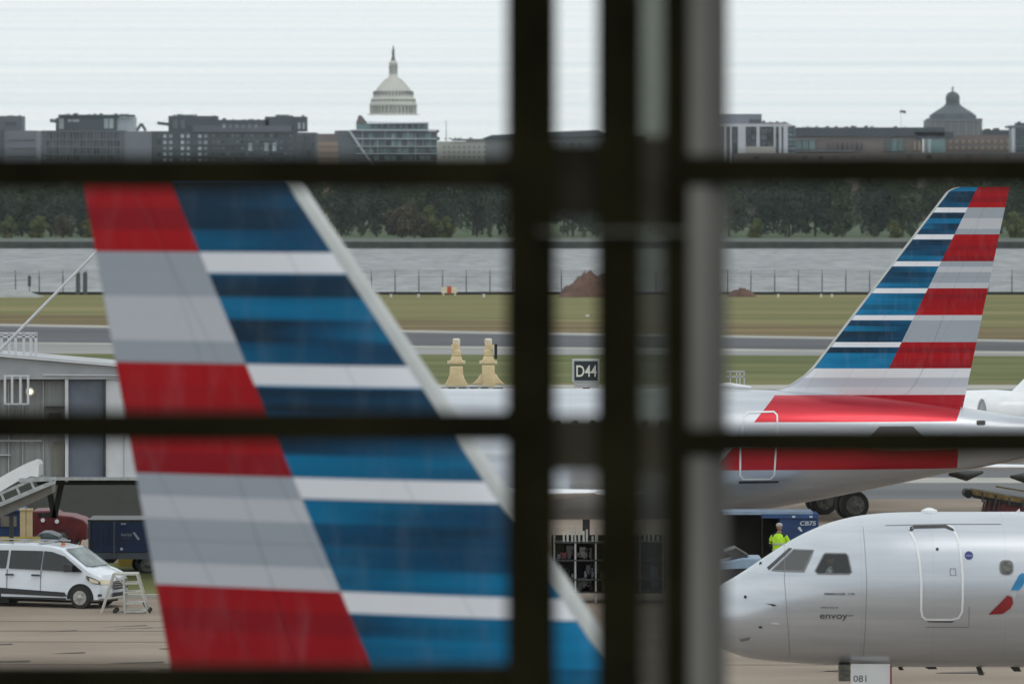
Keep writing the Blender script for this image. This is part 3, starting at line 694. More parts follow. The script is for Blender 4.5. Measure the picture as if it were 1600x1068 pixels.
def drape(poly, fus, off, m, name, parent, mx=.14, side=-1, thick=.012):
    """a thin panel with outline poly (x,z) lying on the curved skin"""
    bm=bmesh.new(); vs=[bm.verts.new((p[0],0,p[1])) for p in poly]; f=bm.faces.new(vs); bmesh.ops.triangulate(bm,faces=[f])
    for it in range(6):
        es=[e for e in bm.edges if e.calc_length()>mx]
        if not es: break
        bmesh.ops.subdivide_edges(bm,edges=es,cuts=1); bmesh.ops.triangulate(bm,faces=bm.faces[:])
    for v in bm.verts: v.co.y=fus.surf(v.co.x,v.co.z,side)+side*off
    bmesh.ops.recalc_face_normals(bm,faces=bm.faces)
    for f in bm.faces:
        if f.normal.y*side<0: f.normal_flip()
        f.smooth=True
    me=bpy.data.meshes.new(name); bm.to_mesh(me); bm.free(); me.materials.append(m)
    o=bpy.data.objects.new(name,me); COL.objects.link(o); o.parent=parent; return o
def outline(pts, w, fus, off, m, name, parent, side=-1, closed=True):
    n=len(pts); P2=[Vector(p) for p in pts]; mb=MB(); v=[]; 
    dense=[]
    rng=range(n if closed else n-1)
    for i in rng:
        a=P2[i]; b=P2[(i+1)%n]; q=max(1,int((b-a).length/.12))
        dense+= [a+(b-a)*k/q for k in range(q)]
    if not closed: dense.append(P2[-1])
    N=len(dense)
    for i,p in enumerate(dense):
        a=dense[(i-1)%N] if closed or i>0 else p; b=dense[(i+1)%N] if closed or i<N-1 else p
        d=(b-a).normalized(); nn=Vector((-d.y,d.x))
        for sgn in (-1,1):
            q=p+nn*w/2*sgn; v.append((q.x,fus.surf(q.x,q.y,side)+side*off,q.y))
    f=[(2*i,2*i+1,2*((i+1)%N)+1,2*((i+1)%N)) for i in range(N if closed else N-1)]
    return mb.add(v,f,True).build(name,m,parent)
def rrect(x0,x1,z0,z1,r,n=5):
    o=[]
    for cx,cz,a0 in ((x1-r,z1-r,0),(x0+r,z1-r,90),(x0+r,z0+r,180),(x1-r,z0+r,270)):
        for k in range(n+1):
            a=R(a0+90*k/n); o.append((cx+r*math.cos(a),cz+r*math.sin(a)))
    return o
def textmesh(txt, x, z, h, width=None, bold=0.0, shear=0.0):
    cu=bpy.data.curves.new('t','FONT'); cu.body=txt; cu.size=1; cu.offset=bold; cu.shear=shear
    o=bpy.data.objects.new('t',cu); COL.objects.link(o); dg=bpy.context.evaluated_depsgraph_get(); dg.update()
    me=bpy.data.meshes.new_from_object(o.evaluated_get(dg)); COL.objects.unlink(o); bpy.data.objects.remove(o)
    xs=[v.co.x for v in me.vertices]; ys=[v.co.y for v in me.vertices]
    k=h/(.7); kx=(width/(max(xs)-min(xs))) if width else k; x0=min(xs)
    return [(x+(v.co.x-x0)*kx, z+v.co.y*k) for v in me.vertices],[tuple(p.vertices) for p in me.polygons]
def text_on(txt,x,z,h,fy,m,name,parent,width=None,bold=.0,shear=0):
    vs,fs=textmesh(txt,x,z,h,width,bold,shear)
    return MB().add([(a,fy(a,b),b) for a,b in vs],fs).build(name,m,parent,fix=False)
def airfoil(c, n=14):
    pts=[]
    for k in range(n+1):
        u=.5*(1-math.cos(math.pi*k/n)); t=5*(.2969*math.sqrt(u)-.126*u-.3516*u*u+.2843*u**3-.1015*u**4); pts.append((u*c,t*c))
    return pts
def wingmesh(secs, thick):       # secs: (xLE, y, z, chord)
    rings=[]
    for x,y,z,c in secs:
        a=airfoil(c); up=[Vector((x+u,y,z+t*thick)) for u,t in a]; dn=[Vector((x+u,y,z-t*thick*.8)) for u,t in a[1:-1]][::-1]
        rings.append(up+dn)
    return MB().loft(rings,True)
def wheel(parent, c, r, w, hubm='hub', name='wheel'):
    t=MB(); prof=[(r*.62,-w/2),(r*.93,-w/2),(r,-w*.3),(r,w*.3),(r*.93,w/2),(r*.62,w/2)]
    n=32; rings=[[Vector((c[0]+a*math.cos(2*math.pi*k/n),c[1]+b,c[2]+a*math.sin(2*math.pi*k/n))) for k in range(n)] for a,b in prof]
    o=t.loft(rings,True).build(name,M['tyre'],parent)
    h=MB(); prof=[(r*.64,-w/2-.012),(r*.6,-w/2+.03),(r*.45,-w/2+.015),(r*.25,-w/2-.02),(r*.12,-w/2-.035)]
    rings=[[Vector((c[0]+a*math.cos(2*math.pi*k/n),c[1]+b,c[2]+a*math.sin(2*math.pi*k/n))) for k in range(n)] for a,b in prof]
    h.loft(rings,True)
    for k in range(7):
        a=2*math.pi*k/7; h.bar((c[0]+math.cos(a)*r*.2,c[1]-w/2-.02,c[2]+math.sin(a)*r*.2),(c[0]+math.cos(a)*r*.58,c[1]-w/2-.012,c[2]+math.sin(a)*r*.58),r*.1,.02)
    h.build('hub',M[hubm],o); return o

S1=187/F
def LX(px): return (px-1577)*S1
def LZ(py): return H-(py-HZ)*S1
A_ST=[(-27.0,4.1,4.08,.03),(-26.7,4.6,3.3,.7),(-26.0,5.0,2.7,1.15),(-25.0,5.45,2.2,1.55),(-23.5,5.72,1.85,1.85),(-21.5,LZ(607),LZ(811),1.97)]
A_ST+=[(LX(1000),LZ(607),LZ(811),1.97)]+[(LX(p),LZ(a),LZ(b),w) for p,a,b,w in ((1080,607,809,1.97),(1150,608,803,1.95),(1250,611,786,1.82),(1380,620,760,1.5),(1475,631,740,1.12),(1570,647,722,.72),(1620,655,707,.45),(1645,663,693,.25))]
def airliner(name, label, loc, rz, off, group=None):
    root=empty(name,loc,rz,label,'airliner')
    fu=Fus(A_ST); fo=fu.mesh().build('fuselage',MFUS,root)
    # fin: (z, leading edge x, trailing edge x, thickness)
    fm=fin_mat('tail_livery_'+('a' if off==0 else 'b'),off)
    def te(z): return -.2118*(12.14-z)
    def le(z):
        t=[(5.4,-8.6),(5.62,-7.7),(5.78,-7.2),(5.95,-6.85),(6.2,-6.5),(6.47,-6.22),(12.0,-1.99),(12.1,-1.85),(12.16,-1.62)]
        return interp([(a,b) for a,b in t],z)[0]
    zs=[4.9,5.2,5.4,5.5,5.62,5.7,5.78,5.86,5.95,6.07,6.2,6.34,6.47]+[6.47+(12.0-6.47)*k/12 for k in range(1,13)]+[12.06,12.12,12.16]
    def half(z,x):
        a=le(z); c=te(z)-a; u=max(0,min(1,(x-a)/c)); th=(.085 if z>6.3 else .085*6.3/ (6.3+ (6.3-z)*2.5))*(1 if z<12 else (1-(z-12)*2.5))
        cc=min(c,6.1)
        return th*cc*5*(.2969*math.sqrt(u)-.126*u-.3516*u*u+.2843*u**3-.1015*u**4)
    def slab(u0,u1,n,nm,m,inf=0,par=root):       # piece of the fin between chord fractions (functions of z)
        rings=[]
        for z in zs:
            a=le(z); c=te(z)-a; xs=[a+c*(u0(z)+(u1(z)-u0(z))*(k/n)) for k in range(n+1)]
            l=[Vector((x,-half(z,x)-inf,z)) for x in xs]; r_=[Vector((x,half(z,x)+inf,z)) for x in xs][::-1]
            rings.append(l+r_)
        return MB().loft(rings,True).build(nm,m,par)
    hinge=lambda z: .70
    slab(lambda z:0.0,hinge,22,'tail_fin',fm)
    slab(lambda z:hinge(z)+.0015,lambda z:1.0,8,'rudder',fm)
    def lew(z): return ((.07 if off==0 else .105) if z>6.3 else .045)/(te(z)-le(z))
    slab(lambda z:-.004,lew,8,'leading_edge',M['finedge'],.004)
    for sd in (-1,1):
        wingmesh([(-5.0,sd*.9,3.95,3.9),(-1.6,sd*6.2,4.5,1.5)],.1).build('tailplane',M['whitepaint'],root)
        wingmesh([(-20.4,sd*1.2,2.35,6.4),(-17.8,sd*6,2.7,3.9),(-13.4,sd*16.5,3.3,1.5)],.12).build('wing',M['whitepaint'],root)
        e=MB(); n=28; rings=[]
        for x,rr in ((-21.9,.86),(-22.05,.95),(-21.9,1.04),(-21.1,1.12),(-19.9,1.1),(-18.7,.9),(-18.2,.75)): rings.append([Vector((x,sd*5.7+rr*math.cos(2*math.pi*k/n),1.75+rr*math.sin(2*math.pi*k/n))) for k in range(n)])
        eo=e.loft(rings,False).build('engine',M['whitepaint'],root)
        MB().cyl((-21.3,sd*5.7,1.75),.88,.1,'x',28).build('fan',M['darkmetal'],eo)
        MB().bar((-20.8,sd*5.7,2.6),(-16.8,sd*5.7,2.75),.3,.4).build('pylon',M['whitepaint'],root)
        for xx in (-.45,.45):
            wheel(root,(-16.2,sd*3.8+xx*.9,.58),.58,.4,'hubdark')
        MB().bar((-16.2,sd*3.8,.6),(-16.4,sd*3.4,2.6),.22).build('gear_leg',M['steel'],root)
    for xx in (-.25,.25): wheel(root,(-23.5,xx,.4),.4,.22,'hubdark')
    MB().bar((-23.5,0,.4),(-23.3,0,2.1),.16).build('gear_leg',M['steel'],root)
    wp=None
    for sd in (-1,1):
        for k in range(22):
            x=-21.5+k*.55
            o=drape(rrect(x-.11,x+.11,4.56,4.82,.09),fu,.012,M['glassdark'],'window',root,side=sd)
    dp=[(LX(a),LZ(b)) for a,b in ((1160,646),(1166,641),(1206,640),(1211,645),(1211,665),(1208,700),(1206,737),(1200,744),(1158,744),(1153,738),(1153,700),(1157,665))]
    outline(dp,.055,fu,.015,M['whitepaint'],'door_outline',root)
    drape([(LX(a),LZ(b)) for a,b in ((1151,747),(1213,747),(1213,750),(1151,751))],fu,.012,M['darkmetal'],'door_sill',root)
    drape(rrect(LX(1523),LX(1537),LZ(662),LZ(655),.04),fu,.012,M['darkmetal'],'vent',root)
    MB().cyl((LX(1645)+.02,0,(LZ(663)+LZ(693))/2),.23,.06,'x',20).build('exhaust',M['black'],root)
    MB().tube([(-9.6,0,5.85),(-8.9,0,5.87),(-8.2,0,5.8)],[.04,.09,.04],8).build('aerial',M['whitepaint'],root)
    return root
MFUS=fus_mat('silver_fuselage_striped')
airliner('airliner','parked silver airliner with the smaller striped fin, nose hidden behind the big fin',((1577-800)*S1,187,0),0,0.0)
TH=R(153)
airliner('airliner','nearest airliner, showing only its huge blurred red, grey and blue striped fin',(-3.35,45.75,0.03),TH,0.22)

# regional jet in front (nose only in view)
S2=128.4/F
def EX(px): return (px-1118)*S2
def EZ(py): return H-(py-HZ)*S2
E_ST=[(EX(p),EZ(a),EZ(b),w) for p,a,b,w in ((1096,957,959,.02),(1099,940,977,.27),(1106,929,992,.46),(1117,920,1004,.62),(1130,911,1013,.75),(1146,902,1020,.85),(1165,890,1026,.95),(1190,873,1030,1.06),(1210,860,1032,1.14),(1232,846,1034,1.21),(1260,831,1036,1.29),(1300,815,1038,1.38),(1350,804,1040,1.45),(1400,800,1041,1.5),(1460,799,1041,1.505))]
E_ST+=[(22.5,EZ(799),EZ(1041),1.505),(24,EZ(800),EZ(1034),1.48),(26,EZ(806),EZ(1000),1.3),(28,EZ(818),EZ(950),.95),(30,EZ(836),EZ(900),.5),(31,EZ(850),EZ(880),.25)]
rj=empty('regional_jet',(EX(1118)+(1118-800)*S2,128.4,0),0,'silver regional jet nose with cockpit windows and white outlined door at lower right','airliner')
ef=Fus(E_ST); MRJ=fus_mat('silver_fuselage_plain',False)
body=ef.mesh(64).build('fuselage',MRJ,rj)
E=lambda pts:[(EX(a),EZ(b)) for a,b in pts]
WIN1=E([(1238,855),(1268,855),(1252,887),(1203,887)]); WIN2=E([(1286,859),(1317,859),(1320,862),(1325,887),(1321,890),(1273,890),(1269,886),(1283,861)])
def cut(body,poly,y0,y1):
    c=MB().prism(poly,y0,y1).build('cutter',M['cockpit'],body.parent); md=body.modifiers.new('cut','BOOLEAN'); md.operation='DIFFERENCE'; md.solver='EXACT'; md.object=c
    try: md.material_mode='TRANSFER'
    except Exception: pass
    dg=bpy.context.evaluated_depsgraph_get(); dg.update()
    me=bpy.data.meshes.new_from_object(body.evaluated_get(dg)); body.modifiers.remove(md); body.data=me; bpy.data.objects.remove(c)
    if len(me.materials)<2: me.materials.append(M['cockpit'])
    xa=min(p[0] for p in poly)-.02; xb=max(p[0] for p in poly)+.02; za=min(p[1] for p in poly)-.02; zb_=max(p[1] for p in poly)+.02
    for p in me.polygons:
        c_=p.center
        if xa<c_.x<xb and za<c_.z<zb_ and c_.y<0 and c_.y>ef.surf(c_.x,c_.z)+.03: p.material_index=1; p.use_smooth=False
cut(body,WIN1,-2.2,-.22); cut(body,WIN2,-2.2,-.30)
drape(WIN1,ef,.006,M['cockglass'],'windscreen',rj); drape(WIN2,ef,.006,M['cockglass2'],'cockpit_window',rj)
outline(WIN1,.03,ef,.010,M['paneline'],'window_seal',rj); outline(WIN2,.03,ef,.010,M['paneline'],'window_seal',rj)
drape(E([(1196,883),(1231,853),(1236,853.5),(1199,886.5)]),ef,.015,M['glassdark'],'windscreen',rj,mx=.08)
wp=MB().bar((EX(1186),-.30,EZ(881)),(EX(1212),-.45,EZ(872)),.035).bar((EX(1184),-.3,EZ(891)),(EX(1188),-.3,EZ(876)),.05).build('wiper',M['black'],rj)
door=E([(1417,822),(1421,819),(1478,818),(1484,820),(1490,834),(1494,858),(1496,890),(1496,925),(1495,948),(1490,957),(1480,960),(1440,960),(1434,955),(1432,945),(1432,900),(1430,870),(1426,845)])
outline(door,.05,ef,.012,M['whitepaint'],'door_outline',rj)
drape(E([(1416,824),(1418,819),(1424,817),(1474,816),(1484,821),(1487,825),(1480,823),(1472,820),(1424,821),(1420,826)]),ef,.016,M['darkmetal'],'door_gutter',rj)
drape(E([(1441,962),(1484,962),(1480,964.5),(1443,964)]),ef,.013,M['darkmetal'],'door_sill',rj)
outline(E([(1477,881),(1485,881),(1486,891),(1477,891)]),.018,ef,.013,M['paneline'],'door_handle',rj)
def disc(px,py,rx,ry,m,name,off=.014,n=20): return drape([(EX(px+rx*math.cos(2*math.pi*k/n)),EZ(py+ry*math.sin(2*math.pi*k/n))) for k in range(n)],ef,off,m,name,rj,mx=.2)
disc(1458,851.5,2.4,2.2,M['darkmetal'],'viewing_port'); disc(1506.5,861,6.6,6.2,M['navy'],'round_badge')
text_on('oneworld',EX(1501.8),EZ(862.5),.035,lambda x,z:ef.surf(x,z)-.022,M['txtpale'],'badge_lettering',rj,width=9.5*S2)
drape([(EX(1564+11*math.copysign(abs(math.cos(a))**.7,math.cos(a))),EZ(879.5+11.5*math.copysign(abs(math.sin(a))**.7,math.sin(a)))) for a in [2*math.pi*k/24 for k in range(24)]],ef,.010,M['paneline'],'window_frame',rj)
drape([(EX(1564+8.5*math.copysign(abs(math.cos(a))**.7,math.cos(a))),EZ(879.5+9.5*math.copysign(abs(math.sin(a))**.7,math.sin(a)))) for a in [2*math.pi*k/24 for k in range(24)]],ef,.016,M['hubdark'],'window',rj)
for k in range(28):
    px=1564+54+k*54
    drape([(EX(px+8.5*math.cos(a)),EZ(879.5+9.5*math.sin(a))) for a in [2*math.pi*q/14 for q in range(14)]],ef,.012,M['glassdark'],'window',rj,mx=.5)
drape(E([(1570,914),(1583,891),(1587,888),(1598,888),(1589,907),(1583,914)]),ef,.014,M['logoblue'],'emblem',rj)
drape(E([(1536,952),(1565,922),(1572,925),(1574,934),(1570,942),(1558,951)]),ef,.014,M['logored'],'emblem',rj)
drape(E([(1566,921),(1572,915),(1582,915),(1580,920),(1575,929),(1572,923)]),ef,.013,M['logogrey'],'emblem',rj)
text_on('EMBRAER 175',EX(1282.5),EZ(922),.045,lambda x,z:ef.surf(x,z)-.012,M['txtdark'],'lettering',rj,width=47*S2,bold=.02,shear=.2)
text_on('OPERATED BY',EX(1277),EZ(943),.034,lambda x,z:ef.surf(x,z)-.012,M['txtdark'],'lettering',rj,width=28*S2)
text_on('envoy',EX(1276),EZ(959),.14,lambda x,z:ef.surf(x,z)-.012,M['txtdark'],'lettering',rj,width=43*S2,bold=.012)
text_on('air',EX(1320),EZ(955),.05,lambda x,z:ef.surf(x,z)-.012,M['txtdark'],'lettering',rj,width=9*S2)
disc(1162,927.5,2.2,2.4,M['black'],'sensor',n=12); disc(1185,974,3,1.8,M['darkmetal'],'sensor',n=12)
drape(E([(1192,937),(1204,937),(1210,939),(1204,941),(1200,938.5)]),ef,.02,M['darkmetal'],'probe',rj); drape(E([(1202,966),(1214,967),(1214,969),(1202,968)]),ef,.012,M['whitepaint'],'placard',rj)
drape(E([(1153,994),(1170,990),(1168,995),(1156,998)]),ef,.010,M['paneline'],'access_panel',rj)
outline(E([(1380,817),(1470,815),(1560,815)]),.012,ef,.008,M['paneline'],'panel_seam',rj,closed=False); outline(E([(1440,972),(1506,972),(1506,940)]),.012,ef,.008,M['paneline'],'panel_seam',rj,closed=False)
outline(E([(1225,848),(1222,900),(1226,960),(1232,1020)]),.01,ef,.007,M['paneline'],'panel_seam',rj,closed=False)
for px in (1345,): outline(E([(px,812),(px+3,900),(px,1020)]),.01,ef,.007,M['paneline'],'panel_seam',rj,closed=False)
# antennas and drains
for px,py,h_,w_ in ((1449,1041,.05,.3),(1528,1041,.18,.12),(1583,1041,.1,.22),(1404,1041,.07,.1)):
    MB().prism([(EX(px)-w_/2,EZ(py-3)),(EX(px)+w_/2,EZ(py-3)),(EX(px)+w_/2+.07,EZ(py)-h_),(EX(px)+.02,EZ(py)-h_)],-.03,.03).build('drain_mast',M['darkmetal'],rj)
MB().prism([(EX(1586),EZ(801)),(EX(1594),EZ(801)),(EX(1593),EZ(794))],-.03,.03).build('aerial',M['whitepaint'],rj)
MB().lathe([(.18,0),(.17,.05),(.05,.1)],(EX(1452),0,EZ(800)),16).build('beacon',M['whitepaint'],rj)
# nose gear with numbered door
MB().bar((EX(1352),0,.3),(EX(1345),0,1.9),.13).bar((EX(1352),0,.8),(EX(1375),0,1.8),.07).build('gear_leg',M['steel'],rj)
for yy in (-.2,.2): wheel(rj,(EX(1352)+.02,yy,.31),.31,.19,'hubdark')
gd=MB().box(EX(1327),EX(1388),-.62,-.57,EZ(1065),EZ(1033)).build('gear_door',M['whitepaint'],rj)
MB().box(EX(1388),EX(1390.5),-.63,-.56,EZ(1065),EZ(1036)).build('door_edge',M['logored'],gd)
text_on('081',EX(1331),EZ(1060.5),.14,lambda x,z:-.626,M['txtdark'],'gear_door_number',gd,width=20*S2)
MB().box(EX(1309),EX(1326),-.60,-.2,EZ(1060),EZ(1034)).build('gear_door',M['hubdark'],rj)
wingmesh([(11.0,0.8,2.1,5.6),(13.5,5,2.6,3.2),(17.5,13,3.6,1.4)],.12).build('wing',M['whitepaint'],rj); wingmesh([(11.0,-.8,2.1,5.6),(13.5,-5,2.6,3.2),(17.5,-13,3.6,1.4)],.12).build('wing',M['whitepaint'],rj)
for sd in (-1,1):
    wingmesh([(27,sd*.5,4.0,2.9),(29.3,sd*5,4.6,1.3)],.1).build('tailplane',M['whitepaint'],rj)
    e=MB(); rings=[]
    for x,rr in ((9.6,.7),(9.5,.78),(9.7,.86),(10.6,.92),(12,.85),(13,.65)): rings.append([Vector((x,sd*4.1+rr*math.cos(2*math.pi*k/24),1.45+rr*math.sin(2*math.pi*k/24))) for k in range(24)])
    e.loft(rings,False).build('engine',M['whitepaint'],rj)
    for yy in (-.2,.2): wheel(rj,(15.2,sd*2.6+yy,.45),.45,.26,'hubdark')
    MB().bar((15.2,sd*2.6,.5),(15.0,sd*2.2,2.2),.16).build('gear_leg',M['steel'],rj)
MB().loft([[Vector((x+u,t,z)) for u,t in airfoil(c)]+[Vector((x+u,-t,z)) for u,t in airfoil(c)[1:-1]][::-1] for x,z,c in ((24.6,4.7,5.0),(28.6,9.8,2.2))]).build('tail_fin',M['logoblue'],rj)

# jet standing behind the silver airliner
bj=empty('regional_jet',((1508-800)*219/F,219,0),R(14),'white rear engined jet partly hidden behind the silver airliner tail','airliner')
fu=Fus([(-22,3.3,3.28,.03),(-21.6,3.8,2.7,.6),(-20,4.4,2.0,1.15),(-18,4.6,1.8,1.35),(1,4.6,1.8,1.35),(4,4.5,2.4,1.0),(6.5,4.3,3.4,.4),(7.2,4.1,3.8,.12)])
fu.mesh(40).build('fuselage',M['whitepaint'],bj)
for sd in (-1,1):
    n=32; rings=[[Vector((x,sd*2.0+rr*math.cos(2*math.pi*k/n),3.82+rr*math.sin(2*math.pi*k/n))) for k in range(n)] for x,rr in ((.45,.4),(.05,.5),(-.02,.58),(.08,.66),(.6,.74),(1.8,.76),(3.2,.66),(4.0,.5))]
    eo=MB().loft(rings,False).build('engine',M['whitepaint'],bj)
    MB().loft([[Vector((x,sd*2.0+rr*math.cos(2*math.pi*k/28),3.82+rr*math.sin(2*math.pi*k/28))) for k in range(28)] for x,rr in ((.02,.515),(.25,.46),(.5,.42),(.52,.02))],False).build('inlet',M['signblack'],eo)
    MB().box(.6,3.2,min(sd*1.0,sd*1.5),max(sd*1.0,sd*1.5),3.75,3.95).build('pylon',M['whitepaint'],bj)
    wingmesh([(-9.8,sd*.9,2.0,5.2),(-4.9,sd*5.5,2.1,3.0),(-.2,sd*10.5,2.25,1.2)],.11).build('wing',M['whitepaint'],bj)
    MB().box(.45,1.15,min(sd*10.45,sd*10.62),max(sd*10.45,sd*10.62),2.2,2.32).build('wingtip_light',M['orange'],bj)
    for xx,yy,ll in ((-3.2,3.4,1.5),(-1.7,5.2,1.3),(-.2,7.4,1.1)):
        MB().tube([(xx-ll/2,sd*yy,1.78),(xx,sd*yy,1.72),(xx+ll/2,sd*yy,1.85)],[.05,.2,.05],10).build('flap_fairing',M['darkmetal'],bj)
    for yy in (-.28,.28): wheel(bj,(-5.0,sd*1.9+yy,.54),.54,.34,'hubdark')
    MB().bar((-5.0,sd*1.9,.6),(-5.5,sd*1.5,2.1),.2).bar((-5.0,sd*1.9,.8),(-6.6,sd*1.6,1.95),.1).build('gear_leg',M['whitepaint'],bj)
MB().loft([[Vector((x+u,t,z)) for u,t in airfoil(c)]+[Vector((x+u,-t,z)) for u,t in airfoil(c)[1:-1]][::-1] for x,z,c in ((1.8,4.3,4.6),(5.2,7.6,2.8))]).build('tail_fin',M['whitepaint'],bj)
for sd in (-1,1): wingmesh([(5.3,sd*.05,7.6,2.5),(7.2,sd*4,7.7,1.2)],.1).build('tailplane',M['whitepaint'],bj)
MB().bar((-18,0,.35),(-18,0,2.1),.12).build('gear_leg',M['steel'],bj); wheel(bj,(-18,-.18,.3),.3,.18,'hubdark')

# ------------------------------------------------------------------ people
def skin_body(name, verts, edges, radii, m, parent=None, sub=2):
    me=bpy.data.meshes.new(name); me.from_pydata(verts,edges,[]); o=bpy.data.objects.new(name,me); COL.objects.link(o)
    o.modifiers.new('skin','SKIN'); sv=me.skin_vertices[0].data
    for d,r_ in zip(sv,radii): d.radius=(r_,r_) if not isinstance(r_,tuple) else r_
    sv[0].use_root=True
    s_=o.modifiers.new('sub','SUBSURF'); s_.levels=sub; s_.render_levels=sub
    dg=bpy.context.evaluated_depsgraph_get(); dg.update(); me2=bpy.data.meshes.new_from_object(o.evaluated_get(dg)); o.modifiers.clear(); o.data=me2
    for p in me2.polygons: p.use_smooth=True
    me2.materials.clear(); me2.materials.append(m)
    if parent: o.parent=parent
    return o
def head(parent,c,m,yaw=0,r=.095):
    bm=bmesh.new(); bmesh.ops.create_uvsphere(bm,u_segments=20,v_segments=14,radius=1)
    for v in bm.verts:
        x,y,z=v.co; w=.82 if z<0 else .86
        v.co=Vector((x*r*w*(1 if z>-.3 else 1-.25*(-z-.3)),y*r*1.0,z*r*1.22))
        if y<-.7 and abs(x)<.25 and -.35<z<.1: v.co.y-=r*.22
    me=bpy.data.meshes.new('h'); bm.to_mesh(me); bm.free(); 
    return me
def add_to(o, me, off, rz=0):
    bm=bmesh.new(); bm.from_mesh(o.data); n=len(bm.verts); bm.from_mesh(me); bm.verts.ensure_lookup_table()
    mt=Matrix.Translation(off)@Matrix.Rotation(rz,4,'Z')
    for v in bm.verts[n:]: v.co=mt@v.co
    for f in bm.faces: f.smooth=True
    bm.to_mesh(o.data); bm.free()
# ground worker, seen from behind, leaning slightly over the container doorway
wkp=W(1217,0,181.0)
wk=empty('person',(wkp.x,181.0,0),R(-18),'ground worker in a yellow vest and pale cap before the blue container','person')
V=[(0,0,.95),(0,0,1.12),(0,.02,1.33),(0,.03,1.47),(0,.04,1.56),(0,.05,1.64),
   (-.1,0,.9),(-.11,-.02,.5),(-.12,.03,.1),(-.13,-.12,.04),(.1,0,.9),(.13,.02,.5),(.15,.05,.1),(.16,-.1,.04),
   (-.19,.02,1.43),(-.25,.02,1.17),(-.2,.2,.99),(-.18,.27,.93),(.19,.02,1.43),(.29,.1,1.2),(.26,.34,1.2),(.25,.42,1.21)]
Ed=[(0,1),(1,2),(2,3),(3,4),(4,5),(0,6),(6,7),(7,8),(8,9),(0,10),(10,11),(11,12),(12,13),(3,14),(14,15),(15,16),(16,17),(3,18),(18,19),(19,20),(20,21)]
rad=[.13,.13,.15,.13,.055,.05,.095,.07,.05,.035,.095,.07,.05,.035,.07,.05,.038,.03,.07,.05,.038,.03]
bo=skin_body('body',V,Ed,rad,M['navycloth'],wk)
bo2=None
add_to(bo,head(None,None,None),Vector((0,.05,1.70)),R(180)); bo.data.materials.append(M['skin'])
for p in bo.data.polygons:
    if p.center.z>1.55 or (p.center.y>.23 and p.center.z>.85): p.material_index=1
for sd,base in ((-1,Vector((-.18,.27,.93))),(1,Vector((.25,.42,1.21)))):
    pass
# hands: palm with five fingers each
def hand(parent, base, d, m):
    d=Vector(d).normalized(); up=Vector((0,0,1)); u=d.cross(up).normalized(); w=u.cross(d).normalized()
    V=[base, base+d*.04]; Eh=[(0,1)]; rr=[.026,.03]; 
    for k,(o_,l) in enumerate(((-.03,.065),(-.01,.078),(.011,.073),(.03,.058))):
        i=len(V); V+= [base+d*.075+u*o_, base+d*(.075+l*.55)+u*o_-w*.012, base+d*(.07+l*.9)+u*o_-w*.035]; Eh+=[(1,i),(i,i+1),(i+1,i+2)]; rr+=[.011,.009,.008]
    i=len(V); V+=[base+d*.035+u*-.04-w*.01, base+d*.07+u*-.055-w*.025]; Eh+=[(0,i),(i,i+1)]; rr+=[.012,.009]
    return skin_body('hand',[tuple(v) for v in V],Eh,rr,m,parent,1)
hand(wk,Vector((-.18,.26,.94)),(0,.75,-.65),M['skin']); hand(wk,Vector((.25,.41,1.21)),(0,1,.05),M['skin'])
vst=MB(); n=24; rings=[]
for z,rx,ry,cy in ((.84,.19,.145,0),(.95,.195,.15,0),(1.1,.19,.15,0),(1.25,.215,.165,.01),(1.38,.23,.155,.02),(1.46,.2,.13,.03),(1.52,.1,.09,.035)):
    rings.append([Vector((rx*math.cos(2*math.pi*k/n),cy+ry*math.sin(2*math.pi*k/n),z)) for k in range(n)])
vst.loft(rings,True).tube([(-.18,.02,1.43),(-.25,.02,1.3),(-.26,.02,1.2)],[.085,.075,.07],12).tube([(.18,.02,1.43),(.25,.05,1.32),(.29,.09,1.22)],[.085,.075,.07],12)
vo=vst.build('vest',M['vest'],wk)
for z in (1.0,1.2): MB().lathe([(.2,z-.025),(.2,z+.025)],(0,0,0),24).build('reflective_strip',M['signframe'],vo).scale=(1.06,.86,1)
MB().lathe([(.1,1.74),(.102,1.77),(.09,1.81),(.05,1.835),(.01,1.84)],(0,.05,0),20).prism([(-.06,1.745),(.06,1.745),(.05,1.755),(-.05,1.755)],.12,.22).build('cap',M['cap'],wk)
# pilot in the cockpit
pl=empty('person',(rj.location.x+EX(1294),128.4-.72,EZ(909)),R(80),'pilot in a white shirt sitting behind the cockpit side window','person')
V=[(0,0,-.15),(0,0,.1),(0,0,.32),(0,0,.42),(-.17,0,.3),(-.21,-.05,.08),(-.12,-.25,0),(.17,0,.3),(.21,-.05,.08),(.12,-.25,0)]
Ed=[(0,1),(1,2),(2,3),(2,4),(4,5),(5,6),(2,7),(7,8),(8,9)]
bo=skin_body('body',V,Ed,[.13,.14,.13,.05,.07,.05,.035,.07,.05,.035],M['shirt'],pl)
add_to(bo,head(None,None,None),Vector((0,-.02,.53))); bo.data.materials.append(M['skin'])
for p in bo.data.polygons:
    if p.center.z>.4 or p.center.y<-.2: p.material_index=1
MB().lathe([(.092,.0),(.095,.05),(.07,.1),(.02,.12)],(0,.0,.55),18).build('hair',M['black'],pl)
for q in (-.12,.12): hand(pl,Vector((q,-.24,0)),(0,-1,-.1),M['skin'])

